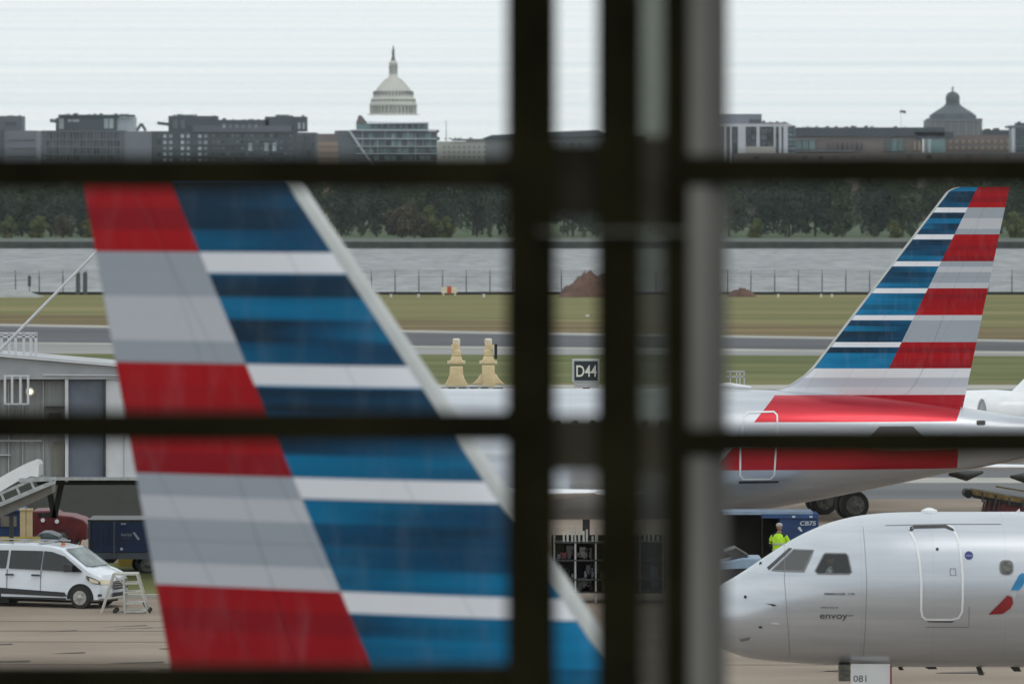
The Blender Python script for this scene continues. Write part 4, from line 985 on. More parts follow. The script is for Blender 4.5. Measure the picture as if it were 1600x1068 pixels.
# ------------------------------------------------------------------ jet bridge at the left
DJ=180; SJ=DJ/F
def J(px,py): return ((px-800)*SJ, H-(py-HZ)*SJ)
jb=empty('jet_bridge',(0,DJ,0),0,'pale grey jet bridge with slate door panel behind the big fin at left','jet bridge')
def jbox(name,m,x0,x1,y0,y1,d0,d1,par=jb):
    a=J(x0,y0); b=J(x1,y1); return MB().box(a[0],b[0],d0,d1,b[1],a[1]).build(name,m,par)
MB().prism([J(-700,551),J(0,554),J(190,570),J(240,574),J(240,592),J(-700,592)],-.15,3.4).build('roof_fascia',M['greyclad'],jb)
MB().prism([J(-700,549.6),J(0,552.6),J(190,568.6),J(240,572.6),J(240,574.2),J(190,570.2),J(0,554.2),J(-700,551.2)],-.3,3.5).build('roof',M['greyclad'],jb)
MB().prism([J(-700,551.3),J(0,554.3),J(190,570.3),J(240,574.3),J(240,576),J(190,572),J(0,556),J(-700,553)],-.36,-.305).build('roof_edge',M['whitepaint'],jb)
MB().prism([J(68,584),J(240,585),J(240,587),J(68,586)],-.2,-.15).build('gutter',M['bridgewhite'],jb)
jbox('wall_panel',M['corrug'],-700,104,592,752,0.25,3.2)
for x0 in (-60,-18,12,34,66): jbox('wall_rib',M['greyclad'],x0,x0+1.6,592,745,.15,.3)
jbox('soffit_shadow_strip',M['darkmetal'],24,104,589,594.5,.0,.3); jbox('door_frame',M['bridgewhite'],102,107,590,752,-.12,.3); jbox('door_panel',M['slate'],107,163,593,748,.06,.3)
jbox('door_frame',M['darkmetal'],161.5,165.5,590,752,-.1,.3); jbox('door_head',M['darkmetal'],104,163,588.5,592.5,-.1,.3)
jbox('end_wall',M['bridgewhite'],165.5,250,592,753,-.05,3.2); jbox('wall_seam',M['greyclad'],193,194.3,592,753,-.07,0)
jbox('shelf',M['darkmetal'],70,103,634.5,637,.05,.3); jbox('vent_box',M['darkmetal'],76,94,645,655,.05,.35); jbox('handrail',M['bridgewhite'],-700,66,687,689,-.1,.0); jbox('kick_strip',M['bridgewhite'],-700,16,710,711.5,.1,.3)
jbox('curtain',M['framegrey'],82,100,690,744,.1,.3)
jbox('floor_beam',M['steel'],60,345,744.5,749,-.35,.3); jbox('underfloor',M['tarp_and_shade'],58,345,749.5,757,-.1,3.2)
rl=MB()
for y in (521,526.5): a=J(-260,y); b=J(56,y); rl.box(a[0],b[0],.5,.56,b[1]-.03,b[1]+.03)
rl.build('roof_railing',M['bridgewhite'],jb)
rp_=MB()
a=J(54,521); b=J(54,556); proto=MB().box(-.04,.04,.5,.58,b[1],a[1]).build('railing_post',M['bridgewhite'],jb)
for i,px in enumerate((54,46,35,22,12,0,-14,-28,-60,-100,-140,-180,-220)):
    o=proto if i==0 else proto.copy()
    if i: COL.objects.link(o)
    o.location=(J(px,0)[0],0,0)
lw=MB()
for y in (586,630): a=J(8,y); b=J(48,y); lw.box(a[0],b[0],-.5,-.45,b[1]-.025,b[1]+.025)
for px in (10,21,34,46): a=J(px,586); b=J(px,630); lw.box(a[0]-.035,a[0]+.035,-.52,-.45,b[1],a[1])
lw.build('service_ladder',M['bridgewhite'],jb)
a=J(47,611.5); lamp=MB().cyl((a[0],.1,a[1]),.14,.3,'y',16).build('lamp_housing',M['steel'],jb)
MB().lathe([(.01,-.07),(.06,-.05),(.08,0),(.06,.05),(.01,.07)],(a[0],-.1,a[1]),14).build('bulb',M['bulb'],lamp)
jbox('light_box',M['creamlt'],-30,8,585,593,-.1,.2)
text_on('GATE',J(70,0)[0],J(0,586)[1],.1,lambda x,z:-.16,M['slate'],'lettering',jb,width=20*SJ) if False else None
# support legs of the bridge
for x0,x1,x2 in ((76,80,70),(86,80,92)):
    p=J(x1,812); q=J(x2,755); MB().bar((q[0],1.2,q[1]),(p[0],1.2,p[1]),.17).build('support_strut',M['black'],jb)
for x in (-300,): 
    p=J(x,752); MB().tube([(p[0],1.5,0),(p[0],1.5,p[1])],.45,16).build('support_column',M['greyclad'],jb)
p=J(330,760); MB().tube([(p[0],1.5,0),(p[0],1.5,p[1]+.1)],.4,16).build('support_column',M['greyclad'],jb)
# covered stair beside it
sc_=empty('boarding_stair',(0,176,0),0,'white arched stair canopy with truss rails under the jet bridge end','stairs')
def K(px,py): return ((px-800)*176/F, H-(py-HZ)*176/F)
mb=MB(); up=[(-90,800),(-40,775),(-10,752),(15,737),(40,724),(56,718),(62,719),(65,724)]; dn=[(64,742),(52,741),(30,750),(5,765),(-30,790),(-80,818)]
mb.prism([K(*p) for p in up+dn],-1.0,.6).build('canopy',M['whitepaint'],sc_)
t=MB()
for a,b,w in (((-60,812),(90,749),.12),((-60,797),(62,743),.08),((35,747),(92,745),.12)):
    p=K(*a); q=K(*b); t.bar((p[0],-1.05,p[1]),(q[0],-1.05,q[1]),w)
t.build('truss_rail',M['steel'],sc_)
for px in (-40,-10,12,36,58):
    p=K(px,803-(px+40)*.43); q=K(px-6,789-(px+40)*.43); MB().bar((p[0],-1.05,p[1]),(q[0],-1.05,q[1]),.07).build('truss_post',M['steel'],sc_)
for a in (-60,20): 
    p=K(a,810 if a<0 else 778); MB().bar((p[0],-.5,0),(p[0],-.5,p[1]),.12).build('leg',M['darkmetal'],sc_)
MB().prism([K(-60,815),K(85,750),K(85,768),K(-60,835)],-.9,.5).build('steps',M['framegrey'],sc_)
# slanted boom and its mast
a=W(148,396,178); b=W(-60,608,178)
t=MB().tube([a+(a-b)*.35,a,b,W(-240,792,178)],.045,8).build('boom_pole',M['bridgewhite']); tag(t,'thin white slanted pole rising from the bridge roof to the big fin','pole')
sheet('bridge_shade_sheet',[G(-1200,749),G(560,749),G(560,826),G(-1200,818)],M['tarp_and_shade'],.02)  # asphalt coloured dark to stand for the shade of the jet bridge

# ------------------------------------------------------------------ vans and ground equipment at the left
def van():
    th=R(-21); L=4.75
    base=G(125,951); root=empty('van',(0,0,0),th,'white passenger van with lit headlamp, parked behind the aluminium step ladder','van')
    # local x forward, origin under the near front wheel, near side at y=0
    root.location=(base.x,base.y,0)
    w=1.78
    prof=[(-3.75,.30),(-3.85,.75),(-3.83,1.2),(-3.65,1.72),(-3.4,1.80),(-1.9,1.83),(-1.1,1.80),(-.55,1.72),(.28,1.16),(.55,1.10),(.80,.98),(.88,.80),(.90,.55),(.86,.32),(.7,.24),(.45,.22)]
    n=len(prof)
    def inset(z): return .02 if z<.9 else .02+(z-.9)*.17 if z<1.75 else .165+(z-1.75)*1.2
    rows=[0,.04,.1,.5,.9,.96,1.0]
    rings=[]
    for t in rows:
        ring=[]
        for x,z in prof:
            ins=inset(z); e=0
            if t in (0,1.0): e=.05
            y=ins+(w-2*ins)*t
            k=4*(t-.5)**2
            xx=x-(.30*k*k if x>.5 else (.12*k*k if x>-.6 else (-.06*k*k if x<-3.5 else 0)))
            zz=z-(e if z>.25 else -e)*.8
            ring.append(Vector((xx,y,zz)))
        rings.append(ring)
    body=MB().loft(rings,True).build('body',M['vanwhite'],root)
    def side(x,z): return inset(z)-.012
    def sp(poly,m,name,par=root,off=0):
        return MB().add([(x,side(x,z)-off,z) for x,z in poly],[tuple(range(len(poly)))]).build(name,m,par,fix=False)
    def spx(poly,m,name,t=.012,off=0):
        a=[(x,side(x,z)-off,z) for x,z in poly]; b=[(x,side(x,z)-off+t+.02,z) for x,z in poly]; k=len(poly)
        return MB().add(a+b,[tuple(range(k)),tuple(range(2*k-1,k-1,-1))]+[(i,(i+1)%k,(i+1)%k+k,i+k) for i in range(k)]).build(name,m,root)
    spx([(-3.6,1.14),(-3.55,1.60),(-2.35,1.64),(-2.4,1.12)],M['glassdark'],'side_window')
    spx([(-2.3,1.12),(-2.26,1.64),(-1.25,1.64),(-1.3,1.1)],M['glassdark'],'side_window')
    spx([(-1.24,1.1),(-1.2,1.64),(-.95,1.62),(-.55,1.5),(.05,1.07),(-.2,1.06)],M['glassdark'],'side_window')
    spx([(-1.2,1.13),(-1.15,1.40),(-.62,1.36),(-.55,1.13)],M['teal'],'window_reflection',off=.005) if False else None
    spx([(-3.4,.52),(-3.45,.60),(-.5,.47),(-.42,.36),(-.55,.35),(-2.9,.40)],M['plastic'],'door_moulding',off=.02)
    spx([(-3.6,.26),(-3.6,.31),(-.45,.31),(-.45,.26)],M['plastic'],'sill')
    for x in (-2.25,-1.42): spx([(x-.14,.92),(x-.12,.97),(x+.12,.97),(x+.14,.92)],M['plastic'],'door_handle',off=.03)
    for x in (-2.36,-1.28): spx([(x,.45),(x,1.1),(x+.015,1.1),(x+.015,.45)],M['paneline'],'door_seam')
    # wheel arches and wheels
    arch=[(math.cos(R(a))*.42,.31+math.sin(R(a))*.42) for a in range(-8,190,12)]
    for x0 in (0,-2.95): spx([(x0+a,b) for a,b in arch],M['black'],'wheel_arch',off=.004)
    for x0 in (0,-2.95):
        wheel(root,(x0,.09,.325),.325,.2); wheel(root,(x0,w-.12,.325),.325,.2)
    # windscreen: sheet on the raked front
    def sc2(x,t,z): ins=inset(z); k=4*(t-.5)**2; return Vector((x-.12*k*k if x<.5 else x-.3*k*k, ins+(w-2*ins)*t, z))
    ws=MB(); pts=[]
    for i in range(7):
        t=.05+.9*i/6
        for q in range(4):
            u=q/3; x=-.50+(.22+.50)*u; z=1.70+(1.20-1.70)*u; p=sc2(x,t,z); pts.append(p+Vector((.012,0,.02)))
    ws.add(pts,[(i*4+q,i*4+q+1,(i+1)*4+q+1,(i+1)*4+q) for i in range(6) for q in range(3)],True).build('windscreen',M['shieldglass'],root)
    def fp(pts2,m,name,off=.015):       # panels on the front: (t across, x, z)
        v=[sc2(x,t,z)+Vector((off,0,off*.3)) for t,x,z in pts2]; return MB().add(v,[tuple(range(len(v)))]).build(name,m,root,fix=False)
    def strip(t0,t1,za,zb,m,name,off=.015,nn=8):
        def fx(z): 
            t=[(.3,.86),(.55,.90),(.8,.88),(.98,.80),(1.1,.55)]; return interp(t,z)[0]
        v=[]
        for i in range(nn+1):
            t=t0+(t1-t0)*i/nn
            for z in (zb,za): v.append(sc2(fx(z),t,z)+Vector((off,0,0)))
        return MB().add(v,[(2*i,2*i+1,2*i+3,2*i+2) for i in range(nn)],True).build(name,m,root,fix=False)
    strip(.22,.78,.56,.80,M['plastic'],'grille'); strip(.2,.8,.34,.47,M['plastic'],'lower_grille')
    for z in (.62,.69,.75): strip(.22,.78,z,z+.018,M['hub'],'grille_bar',.035)
    strip(.36,.64,.83,.88,M['hub'],'badge_bar',.02)
    # headlamps wrap round the corner
    hl=[(.18,.97),(.5,.87),(.62,.80),(.64,.72),(.42,.74),(.2,.86)]
    spx(hl,M['hubdark'],'headlight_housing',off=.0)
    h=spx([(.30,.90),(.52,.84),(.6,.78),(.55,.745),(.4,.765),(.3,.82)],M['lampglass'],'headlight',off=.015)
    strip(.0,.2,.72,.85,M['lampglass'],'headlight',.018); strip(.8,1.0,.72,.85,M['lampglass'],'headlight',.018)
    spx([(.55,.38),(.68,.38),(.68,.45),(.57,.44)],M['plastic'],'fog_lamp',off=.01)
    # mirrors, rack, beacon
    MB().tube([(-.28,-.02,1.12),(-.26,-.2,1.16)],.03,8).box(-.36,-.2,-.34,-.12,1.08,1.3).build('mirror',M['plastic'],root)
    MB().tube([(-.28,w,1.12),(-.26,w+.2,1.16)],.03,8).box(-.36,-.2,w+.12,w+.34,1.08,1.3).build('mirror',M['plastic'],root)
    rk=MB()
    for yy in (.3,w-.3): rk.bar((-3.4,yy,1.88),(-1.0,yy,1.87),.03)
    for xx in (-3.2,-2.3,-1.4): rk.bar((xx,.25,1.86),(xx,w-.25,1.86),.04)
    rk.build('roof_rack',M['steel'],root)
    MB().cyl((-.75,.45,1.83),.07,.09,'z',14,.05).build('beacon',M['amber'],root)
    MB().box(-3.3,.5,.25,w-.25,.16,.3).build('underbody',M['black'],root)
    MB().box(-2.6,-2.3,.05,.2,.12,.3).build('mud_flap',M['black'],root)
    MB().box(-3.92,.95,.0,1.8,.02,.021).build('x',M['black'],root) if False else None
    return root
van()

# aluminium step ladder
lb=G(157,958); ld=empty('step_ladder',(lb.x,lb.y,0),R(0),'low aluminium platform step ladder in front of the white van','ladder')
sl=lb.y/F
def L(px,py,y=0): return Vector(((px-800)*sl-lb.x*1.0, y, H-(py-HZ)*sl))
def bars(name,segs,w,m=M['alu'],par=ld):
    t=MB()
    for a,b in segs: t.bar(a,b,w)
    return t.build(name,m,par)
for y0 in (0,.7):
    o1=.06*y0
    bars('rear_leg',[(L(157+o1,959,y0),L(177,896,y0))],.05); 
    bars('front_rail',[(L(231,958,y0),L(214,897,y0))],.055); bars('middle_leg',[(L(195,960,y0),L(193,905,y0))],.05)
for i,(x0,x1,y) in enumerate(((193,215,911),(195,220,925),(196,225,942),(196,228,955))):
    a=L(x0,y); b=L(x1,y); MB().box(a.x,b.x,0,.7,a.z-.025,a.z+.025).build('step',M['alu'],ld)
a=L(176,897); b=L(215,897); MB().box(a.x,b.x,-.02,.72,a.z-.02,a.z+.03).build('platform',M['alu'],ld)
bars('guard_rail',[(L(176,897),L(193,911)),(L(193,911),L(194,900)),(L(165,935),L(195,930)),(L(214,898),L(217,910))],.035)
for y0 in (0,.7):
    c=L(232,955,y0); MB().cyl((c.x,y0,.07),.07,.05,'y',14).build('caster',M['tyre'],ld)
    MB().tube([L(224,940,y0),L(231,955,y0)],.03,8).build('caster_arm',M['darkmetal'],ld)
    c=L(180,955,y0); MB().cyl((c.x,y0,.07),.07,.05,'y',14).build('caster',M['tyre'],ld)

# blue box truck
DT=184; ST=DT/F
tr=empty('box_truck',((138-800)*ST,DT,0),0,'dark blue box trailer with pale emblem between the van and the big fin','truck')
def T(px,py): return ((px-138)*ST, H-(py-HZ)*ST)
def tbox(name,m,x0,x1,y0,y1,d0,d1,par=tr):
    a=T(x0,y0); b=T(x1,y1); return MB().box(a[0],b[0],d0,d1,b[1],a[1]).build(name,m,par)
tbox('box_body',M['bluebox'],138,420,813,862,0,2.4); tbox('top_rail',M['darkmetal'],137,421,811.5,815,-.03,2.43)
for x in (138,177,330): tbox('corner_post',M['slate'],x,x+3,814,872,-.05,.03)
tbox('chassis',M['slate'],140,420,863,873,.05,2.3); tbox('under_frame',M['black'],140,176,872,880,.3,2.1)
for x in (143,152,161,170): tbox('door_bar',M['darkmetal'],x,x+1,818,860,-.03,0)
tbox('marker_lamp',M['whitepaint'],188,192,855,859,-.03,0); tbox('label_plate',M['txtpale'],189,197,816.5,819,-.02,0)
MB().add([(T(a,b)[0],-.015,T(a,b)[1]) for a,b in ((207,831),(211,831),(219,842),(215,843))],[(0,1,2,3)]).build('emblem',M['txtpale'],tr,fix=False)
text_on('American',T(189,0)[0],T(0,837)[1],.11,lambda x,z:-.015,M['txtpale'],'lettering',tr,width=17*ST); text_on('Airlines',T(191,0)[0],T(0,841.5)[1],.07,lambda x,z:-.015,M['slate'],'lettering',tr,width=14*ST)
for px in (231,390): wheel(tr,(T(px,0)[0],.25,.36),.36,.3,'hubdark'); wheel(tr,(T(px,0)[0],2.15,.42),.42,.3,'hubdark')
tbox('mudguard',M['black'],214,256,872,880,.1,.6); wheel(tr,(T(216,0)[0],1.6,.3),.3,.22,'hubdark')
# cream crates under the box
cr=MB().box(-.35,.35,0,.5,0,.34).box(-.37,.37,-.02,.52,.34,.39); 
for q in (-.2,0,.2): cr.box(q-.02,q+.02,-.03,0,.02,.33)
cr=cr.build('crate',M['creamlt']); p=G(186,884); cr.location=(p.x,p.y,.1); tag(cr,'pale cream crate on the ground under the blue trailer, left of the yellow one','crate',None)
cr2=cr.copy(); COL.objects.link(cr2); cr2.data=cr.data.copy(); cr2.data.materials[0]=M['yellow']; p=G(202,889); cr2.location=(p.x,p.y,.1); tag(cr2,'dull yellow crate on the grass under the blue trailer','crate')

# maroon pickup behind the van
D_=196; S_=D_/F
pk=empty('pickup_truck',((50-800)*S_,D_,0),0,'dark maroon tractor truck behind the white van roof','truck')
def U(px,py): return ((px-50)*S_, H-(py-HZ)*S_)
bp_=MB().prism([U(50,798),U(82,797),U(92,804),U(112,806),U(131,812),U(136,818),U(136,843),U(108,843),U(105,834),U(97,829),U(88,834),U(85,845),U(48,845)],0,2.0).build('body',M['maroon'],pk); bevel(bp_,.05)
MB().prism([U(60,801),U(80,800),U(88,806),U(60,808)],-.02,2.02).build('window',M['glassdark'],pk)
for a,b in ((67,812),(89,814)): MB().cyl((U(a,b)[0],-.03,U(a,b)[1]),.07,.06,'y',12).build('lamp',M['whitepaint'],pk)
for px in (97,62): wheel(pk,(U(px,0)[0],.2,.5),.5,.32,'hubdark'); wheel(pk,(U(px,0)[0],1.8,.5),.5,.32,'hubdark')
MB().box(U(50,0)[0],U(136,0)[0],.2,1.8,.45,.8).build('chassis',M['black'],pk)
MB().bar((U(120,830)[0],-.1,U(0,830)[1]),(U(112,852)[0],-.1,U(0,852)[1]),.06).bar((U(132,828)[0],-.1,U(0,828)[1]),(U(123,855)[0],-.1,U(0,855)[1]),.06).build('step_rail',M['maroon'],pk)
# blue equipment cabin
D_=192; S_=D_/F
cb=empty('equipment_cabin',((-30-800)*S_,D_,0),0,'blue ground equipment cabin with a pale window at the left edge','vehicle')
def U(px,py): return ((px+30)*S_, H-(py-HZ)*S_)
o=MB().box(U(-30,0)[0],U(33,0)[0],0,2,.5,U(0,797)[1]).build('body',M['bluebox'],cb); bevel(o,.06)
MB().box(U(1,0)[0],U(26,0)[0],-.03,0,U(0,822)[1],U(0,806)[1]).build('window',M['framegrey'],cb); MB().box(U(-32,0)[0],U(35,0)[0],-.05,2.05,U(0,799)[1],U(0,796)[1]).build('roof',M['bluebright'],cb)
for px in (-15,20): wheel(cb,(U(px,0)[0],.2,.4),.4,.25,'hubdark'); wheel(cb,(U(px,0)[0],1.8,.4),.4,.25,'hubdark')
for i,px in enumerate((36,46)):
    p=W(px,797,190); o=MB().box(-.09,.09,-.09,.09,0,p.z).box(-.12,.12,-.12,.12,0,.12).box(-.11,.11,-.11,.11,p.z,p.z+.06).build('bollard',M['cream']); o.location=(p.x,190,0)
    tag(o,('cream post standing right beside the blue cabin','cream post next to the maroon truck')[i],'post','cream posts behind the van')
p=W(0,838,178); q=W(63,838,178)
o=MB(); 
o.box(p.x-2,q.x,-.06,.06,p.z-.26,p.z)
for xx in (p.x-1.8,p.x-.6,q.x-.15): o.box(xx-.05,xx+.05,-.05,.05,.05,p.z-.26).box(xx-.08,xx+.08,-.4,.4,0,.06)
o=o.build('barrier_board',M['yellow']); o.location=(0,178,0); tag(o,'yellow barrier board behind the white van roof','barrier')
D_=183; S_=D_/F
tg_=empty('tow_tractor',((60-800)*S_,D_,0),0,'small pale blue tow tractor hood beside the yellow barrier board','vehicle')
def U(px,py): return ((px-60)*S_, H-(py-HZ)*S_)
o=MB().prism([U(57,836),U(65,832),U(76,832),U(92,838),U(92,858),U(55,858)],0,1.5).build('hood',M['slate'],tg_); bevel(o,.06)
MB().prism([U(65,833.5),U(75,833.5),U(86,838.5),U(68,838.5)],-.02,1.52).build('windscreen',M['teal'],tg_)
MB().prism([U(90,842),U(100,846),U(100,866),U(54,866),U(54,858),U(90,858)],.05,1.45).build('chassis',M['slate'],tg_)
for px in (62,92): wheel(tg_,(U(px,0)[0],.1,.32),.32,.2,'hubdark'); wheel(tg_,(U(px,0)[0],1.4,.32),.32,.2,'hubdark')

# ------------------------------------------------------------------ cream posts and gate sign behind the silver airliner
def creampost(px,label,flip):
    D=200; s_=D/F; c=W(px,0,D).x; zz=lambda py:H-(py-HZ)*s_
    root=empty('stand_guidance_post',(c,D,0),0,label,'post','cream posts above the silver airliner')
    def sq(prof,name,m,par=root):
        rings=[[Vector((sx*a*s_,sy*min(a,9 if name!='flared_foot' else 7)*s_,zz(y))) for sx,sy in ((-1,-1),(1,-1),(1,1),(-1,1))] for a,y in prof]
        return bevel(MB().loft(rings,True,False).build(name,m,par),.03)
    if not flip: sq([(17,605),(17,599),(13,592),(10.5,584),(10,572)],'base',M['cream'])
    else:
        sq([(10,640),(10,570)],'base',M['cream']); sq([(26,600),(22,597),(17,592),(12,584)],'flared_foot',M['cream'])
    sq([(11.5,568),(11.5,564),(9,562),(7.5,556)],'collar',M['cream']); sq([(7,556),(7,548),(5.5,546),(5.5,536)],'mast',M['cream'])
    MB().lathe([(5*s_,zz(538)),(6*s_,zz(535)),(6*s_,zz(530)),(4*s_,zz(528.5))],n=20).build('cap',M['creamlt'],root)
    for sg in (-1,1): MB().box(sg*11*s_-.06,sg*11*s_+.06,-.12,.12,zz(568),zz(563)).build('side_lug',M['creamlt'],root)
    MB().box((-8 if not flip else 4)*s_,(-4 if not flip else 9)*s_,-.25,-.05,zz(545),zz(538)).build('side_lamp',M['cream'],root)
    MB().box(-.5,.5,-.4,.4,0,zz(605)).build('pedestal',M['hubdark'],root)
    if flip: MB().box(9.5*s_,14*s_,-.15,.15,zz(560),zz(537)).build('black_panel',M['black'],root)
creampost(713,'cream post with flared foot nearest to the big fin edge',False)
creampost(763,'cream post with a black panel beside the first dark mullion',True)
D_=199; s_=D_/F
o=MB().box(W(692,0,D_).x,W(770,0,D_).x,0,.5,W(0,612,D_).z,W(0,603,D_).z).build('equipment_box',M['hub']); o.location=(0,D_,0); 
for k in range(4): MB().box(W(700+k*17,0,D_).x,W(712+k*17,0,D_).x,-.02,0,W(0,611,D_).z,W(0,604.5,D_).z).build('panel',M['hubdark'],o)
MB().box(W(700,0,D_).x,W(702,0,D_).x,.1,.3,0,W(0,612,D_).z).box(W(752,0,D_).x,W(754,0,D_).x,.1,.3,0,W(0,612,D_).z).build('leg',M['darkmetal'],o)
tag(o,'low grey equipment box at the foot of the two cream posts','equipment')
D_=196; s_=D_/F
sg=empty('gate_sign',(W(916,0,D_).x,D_,0),0,'black gate sign with white D44 lettering in a pale frame','sign')
zz=lambda py:H-(py-HZ)*s_
o=MB().box(-22*s_,21*s_,0,.35,zz(597),zz(561)).build('frame',M['signframe'],sg); bevel(o,.02)
MB().box(-18.5*s_,18*s_,-.02,.03,zz(594),zz(564)).build('face',M['signblack'],sg)
text_on('D44',-15.5*s_,zz(588),.38,lambda x,z:-.04,M['signwhite'],'lettering',sg,width=32*s_,bold=.01)
MB().box(-19*s_,20*s_,-.1,.5,zz(605),zz(598)).build('base_plate',M['hub'],sg); MB().box(-.12,.12,0,.24,0,zz(605)).build('post',M['darkmetal'],sg)
# low white railing left of the small fin
D_=194; s_=D_/F
t=MB(); zz=lambda py:H-(py-HZ)*s_
for y in (580,588): t.box(W(1135,0,D_).x,W(1164,0,D_).x,-.02,.02,zz(y)-.02,zz(y)+.02)
for px in (1141,1151,1156,1163): t.box(W(px,0,D_).x-.02,W(px,0,D_).x+.02,-.02,.02,0,zz(580))
o=t.build('white_railing',M['bridgewhite']); o.location=(0,D_,0); tag(o,'small white railing above the silver fuselage beside the grey mullion','railing')

# ------------------------------------------------------------------ right side ground equipment
D_=183; S_=D_/F
bc=empty('baggage_cart',(W(1150,0,D_).x,D_,0),0,'blue baggage cart with pale canopy and open dark side behind the worker','baggage cart')
def U(px,py): return ((px-1150)*S_, H-(py-HZ)*S_)
z0=.45
def ub(name,m,x0,x1,y0,y1,d0,d1): a=U(x0,y0); b=U(x1,y1); return MB().box(a[0],b[0],d0,d1,b[1],a[1]).build(name,m,bc)
ub('back_wall',M['tarp_and_shade'],1095,1222,803,895,1.4,1.5); ub('side_panel',M['bluebox'],1218,1277,806,895,.0,1.5); ub('canopy',M['bluepale'],1130,1270,799,803.5,-.05,1.6); ub('canopy_valance',M['bluebright'],1190,1279,802.5,809,-.07,1.62)
ub('floor',M['slate'],1095,1279,893,900,-.05,1.6); ub('end_panel',M['bluebright'],1276,1279,804,880,-.04,1.5)
for px in (1100,1190): ub('corner_post',M['tarp_and_shade'],px,px+2,803,895,-.03,.05)
for px in (1240,1267): ub('valance_clip',M['txtpale'],px-2.5,px+2.5,805,808,-.09,-.06)
text_on('CB75',U(1250,0)[0],U(0,820)[1],.13,lambda x,z:-.02,M['txtpale'],'lettering',bc,width=25*S_,bold=.02,shear=.15)
MB().add([(U(a,b)[0],-.015,U(a,b)[1]) for a,b in ((1246,824),(1250,822),(1254,829),(1251,830))],[(0,1,2,3)]).build('emblem',M['txtpale'],bc,fix=False)
for px in (1115,1262): wheel(bc,(U(px,0)[0],.15,.24),.24,.16,'hubdark'); wheel(bc,(U(px,0)[0],1.35,.24),.24,.16,'hubdark')
D_=171; S_=D_/F
tt=empty('tow_tractor',(W(1150,0,D_).x,D_,0),0,'small grey blue tow tractor left of the yellow vested worker','vehicle')
def U(px,py): return ((px-1150)*S_, H-(py-HZ)*S_)
o=MB().prism([U(1120,880),U(1160,871),U(1190,871),U(1192,884),U(1192,915),U(1120,915)],0,1.5).build('hood',M['bluepale'],tt); bevel(o,.05)
MB().prism([U(1125,889),U(1194,886),U(1196,915),U(1125,915)],-.03,1.53).build('bumper',M['black'],tt)
MB().prism([U(1132,862),U(1150,856),U(1170,868),U(1150,874)],.1,1.4).build('seat_cowl',M['darkmetal'],tt)
for px in (1135,1180): wheel(tt,(U(px,0)[0],.05,.33),.33,.2,'hubdark'); wheel(tt,(U(px,0)[0],1.45,.33),.33,.2,'hubdark')
# belt loader
D_=190; S_=D_/F
bl=empty('belt_loader',(W(1510,0,D_).x,D_,0),0,'brown belt loader with sloping conveyor above the regional jet roof','belt loader')
def U(px,py): return ((px-1510)*S_, H-(py-HZ)*S_)
def ubar(name,m,a,b,w,h,y): p=U(*a); q=U(*b); return MB().bar((p[0],y,p[1]),(q[0],y,q[1]),w,h).build(name,m,bl)
for y in (0,.9): ubar('side_rail',M['beltbrown'],(1518,768),(1660,792),.09,.16,y); ubar('lower_rail',M['black'],(1520,774),(1660,799),.07,.12,y)
ubar('belt',M['tyre'],(1516,767),(1660,788),.8,.08,.45)
a=U(1513,771); MB().cyl((a[0],.45,a[1]),.14,1.05,'y',16).build('roller',M['black'],bl)
for px in (1535,1556,1577,1598,1620): 
    a=U(px,770+(px-1518)*.17); MB().box(a[0]-.03,a[0]+.03,-.06,-.02,a[1]-.22,a[1]+.08).build('rail_bracket',M['tan' if False else 'darkmetal'],bl)
ubar('handrail',M['beltbrown'],(1560,762),(1640,775),.05,.05,1.0)
o=MB().prism([U(1542,780),U(1600,790),U(1680,800),U(1680,850),U(1538,850),U(1536,800)],.05,.95).build('chassis',M['maroon'],bl)
for px in (1538,1546,1554,1562): ubar('frame_post',M['darkmetal'],(px,782),(px-3,800),.05,.05,-.02)
for px in (1560,1650): wheel(bl,(U(px,0)[0],.05,.35),.35,.22,'hubdark'); wheel(bl,(U(px,0)[0],.95,.35),.35,.22,'hubdark')
# rack of pipes and straps seen between the dark mullions
D_=172; S_=D_/F
rk=empty('equipment_rack',(W(905,0,D_).x,D_,0),0,'cluttered metal rack of small ground gear between the dark mullions','rack')
def U(px,py): return ((px-905)*S_, H-(py-HZ)*S_)
random.seed(5)
t=MB()
for y in (847,875,905,925): a=U(866,y); b=U(1036,y); t.box(a[0],b[0],-.02,.8,a[1]-.02,a[1]+.02)
t.build('shelf',M['darkmetal'],rk)
a=U(862,822); b=U(1040,822); MB().box(a[0],b[0],.9,.95,.3,a[1]-.3).build('back_panel',M['tarp_and_shade'],rk)
for px in (866,899,931,965,1000,1036): a=U(px,822); b=U(px,0); MB().box(a[0]-.025,a[0]+.025,0,.05,0,a[1]).build('upright',M['steel'],rk)
for k,px in enumerate((881,887,894,905,912,917,926,933,1008,1014,1021,1028)):
    h_=random.uniform(8,20); a=U(px,846); MB().box(a[0]-.03,a[0]+.03,.1,.16,a[1],a[1]+h_*S_).build('pipe',M['alu'],rk)
for k in range(70):
    px=random.uniform(872,1030); y=random.choice((874,904,924)); a=U(px,y); w_=random.uniform(.03,.11); hh=random.uniform(.06,.4)
    MB().box(a[0]-w_,a[0]+w_,.1,.45,a[1]+.02,a[1]+.02+hh).box(a[0]-w_*.7,a[0]+w_*.7,.08,.1,a[1]+.06,a[1]+hh*.7).build('gear_box',random.choice([M['hubdark'],M['hubdark'],M['darkmetal'],M['maroon'],M['tarp_and_shade'],M['framegreydk'],M['slate']]),rk)

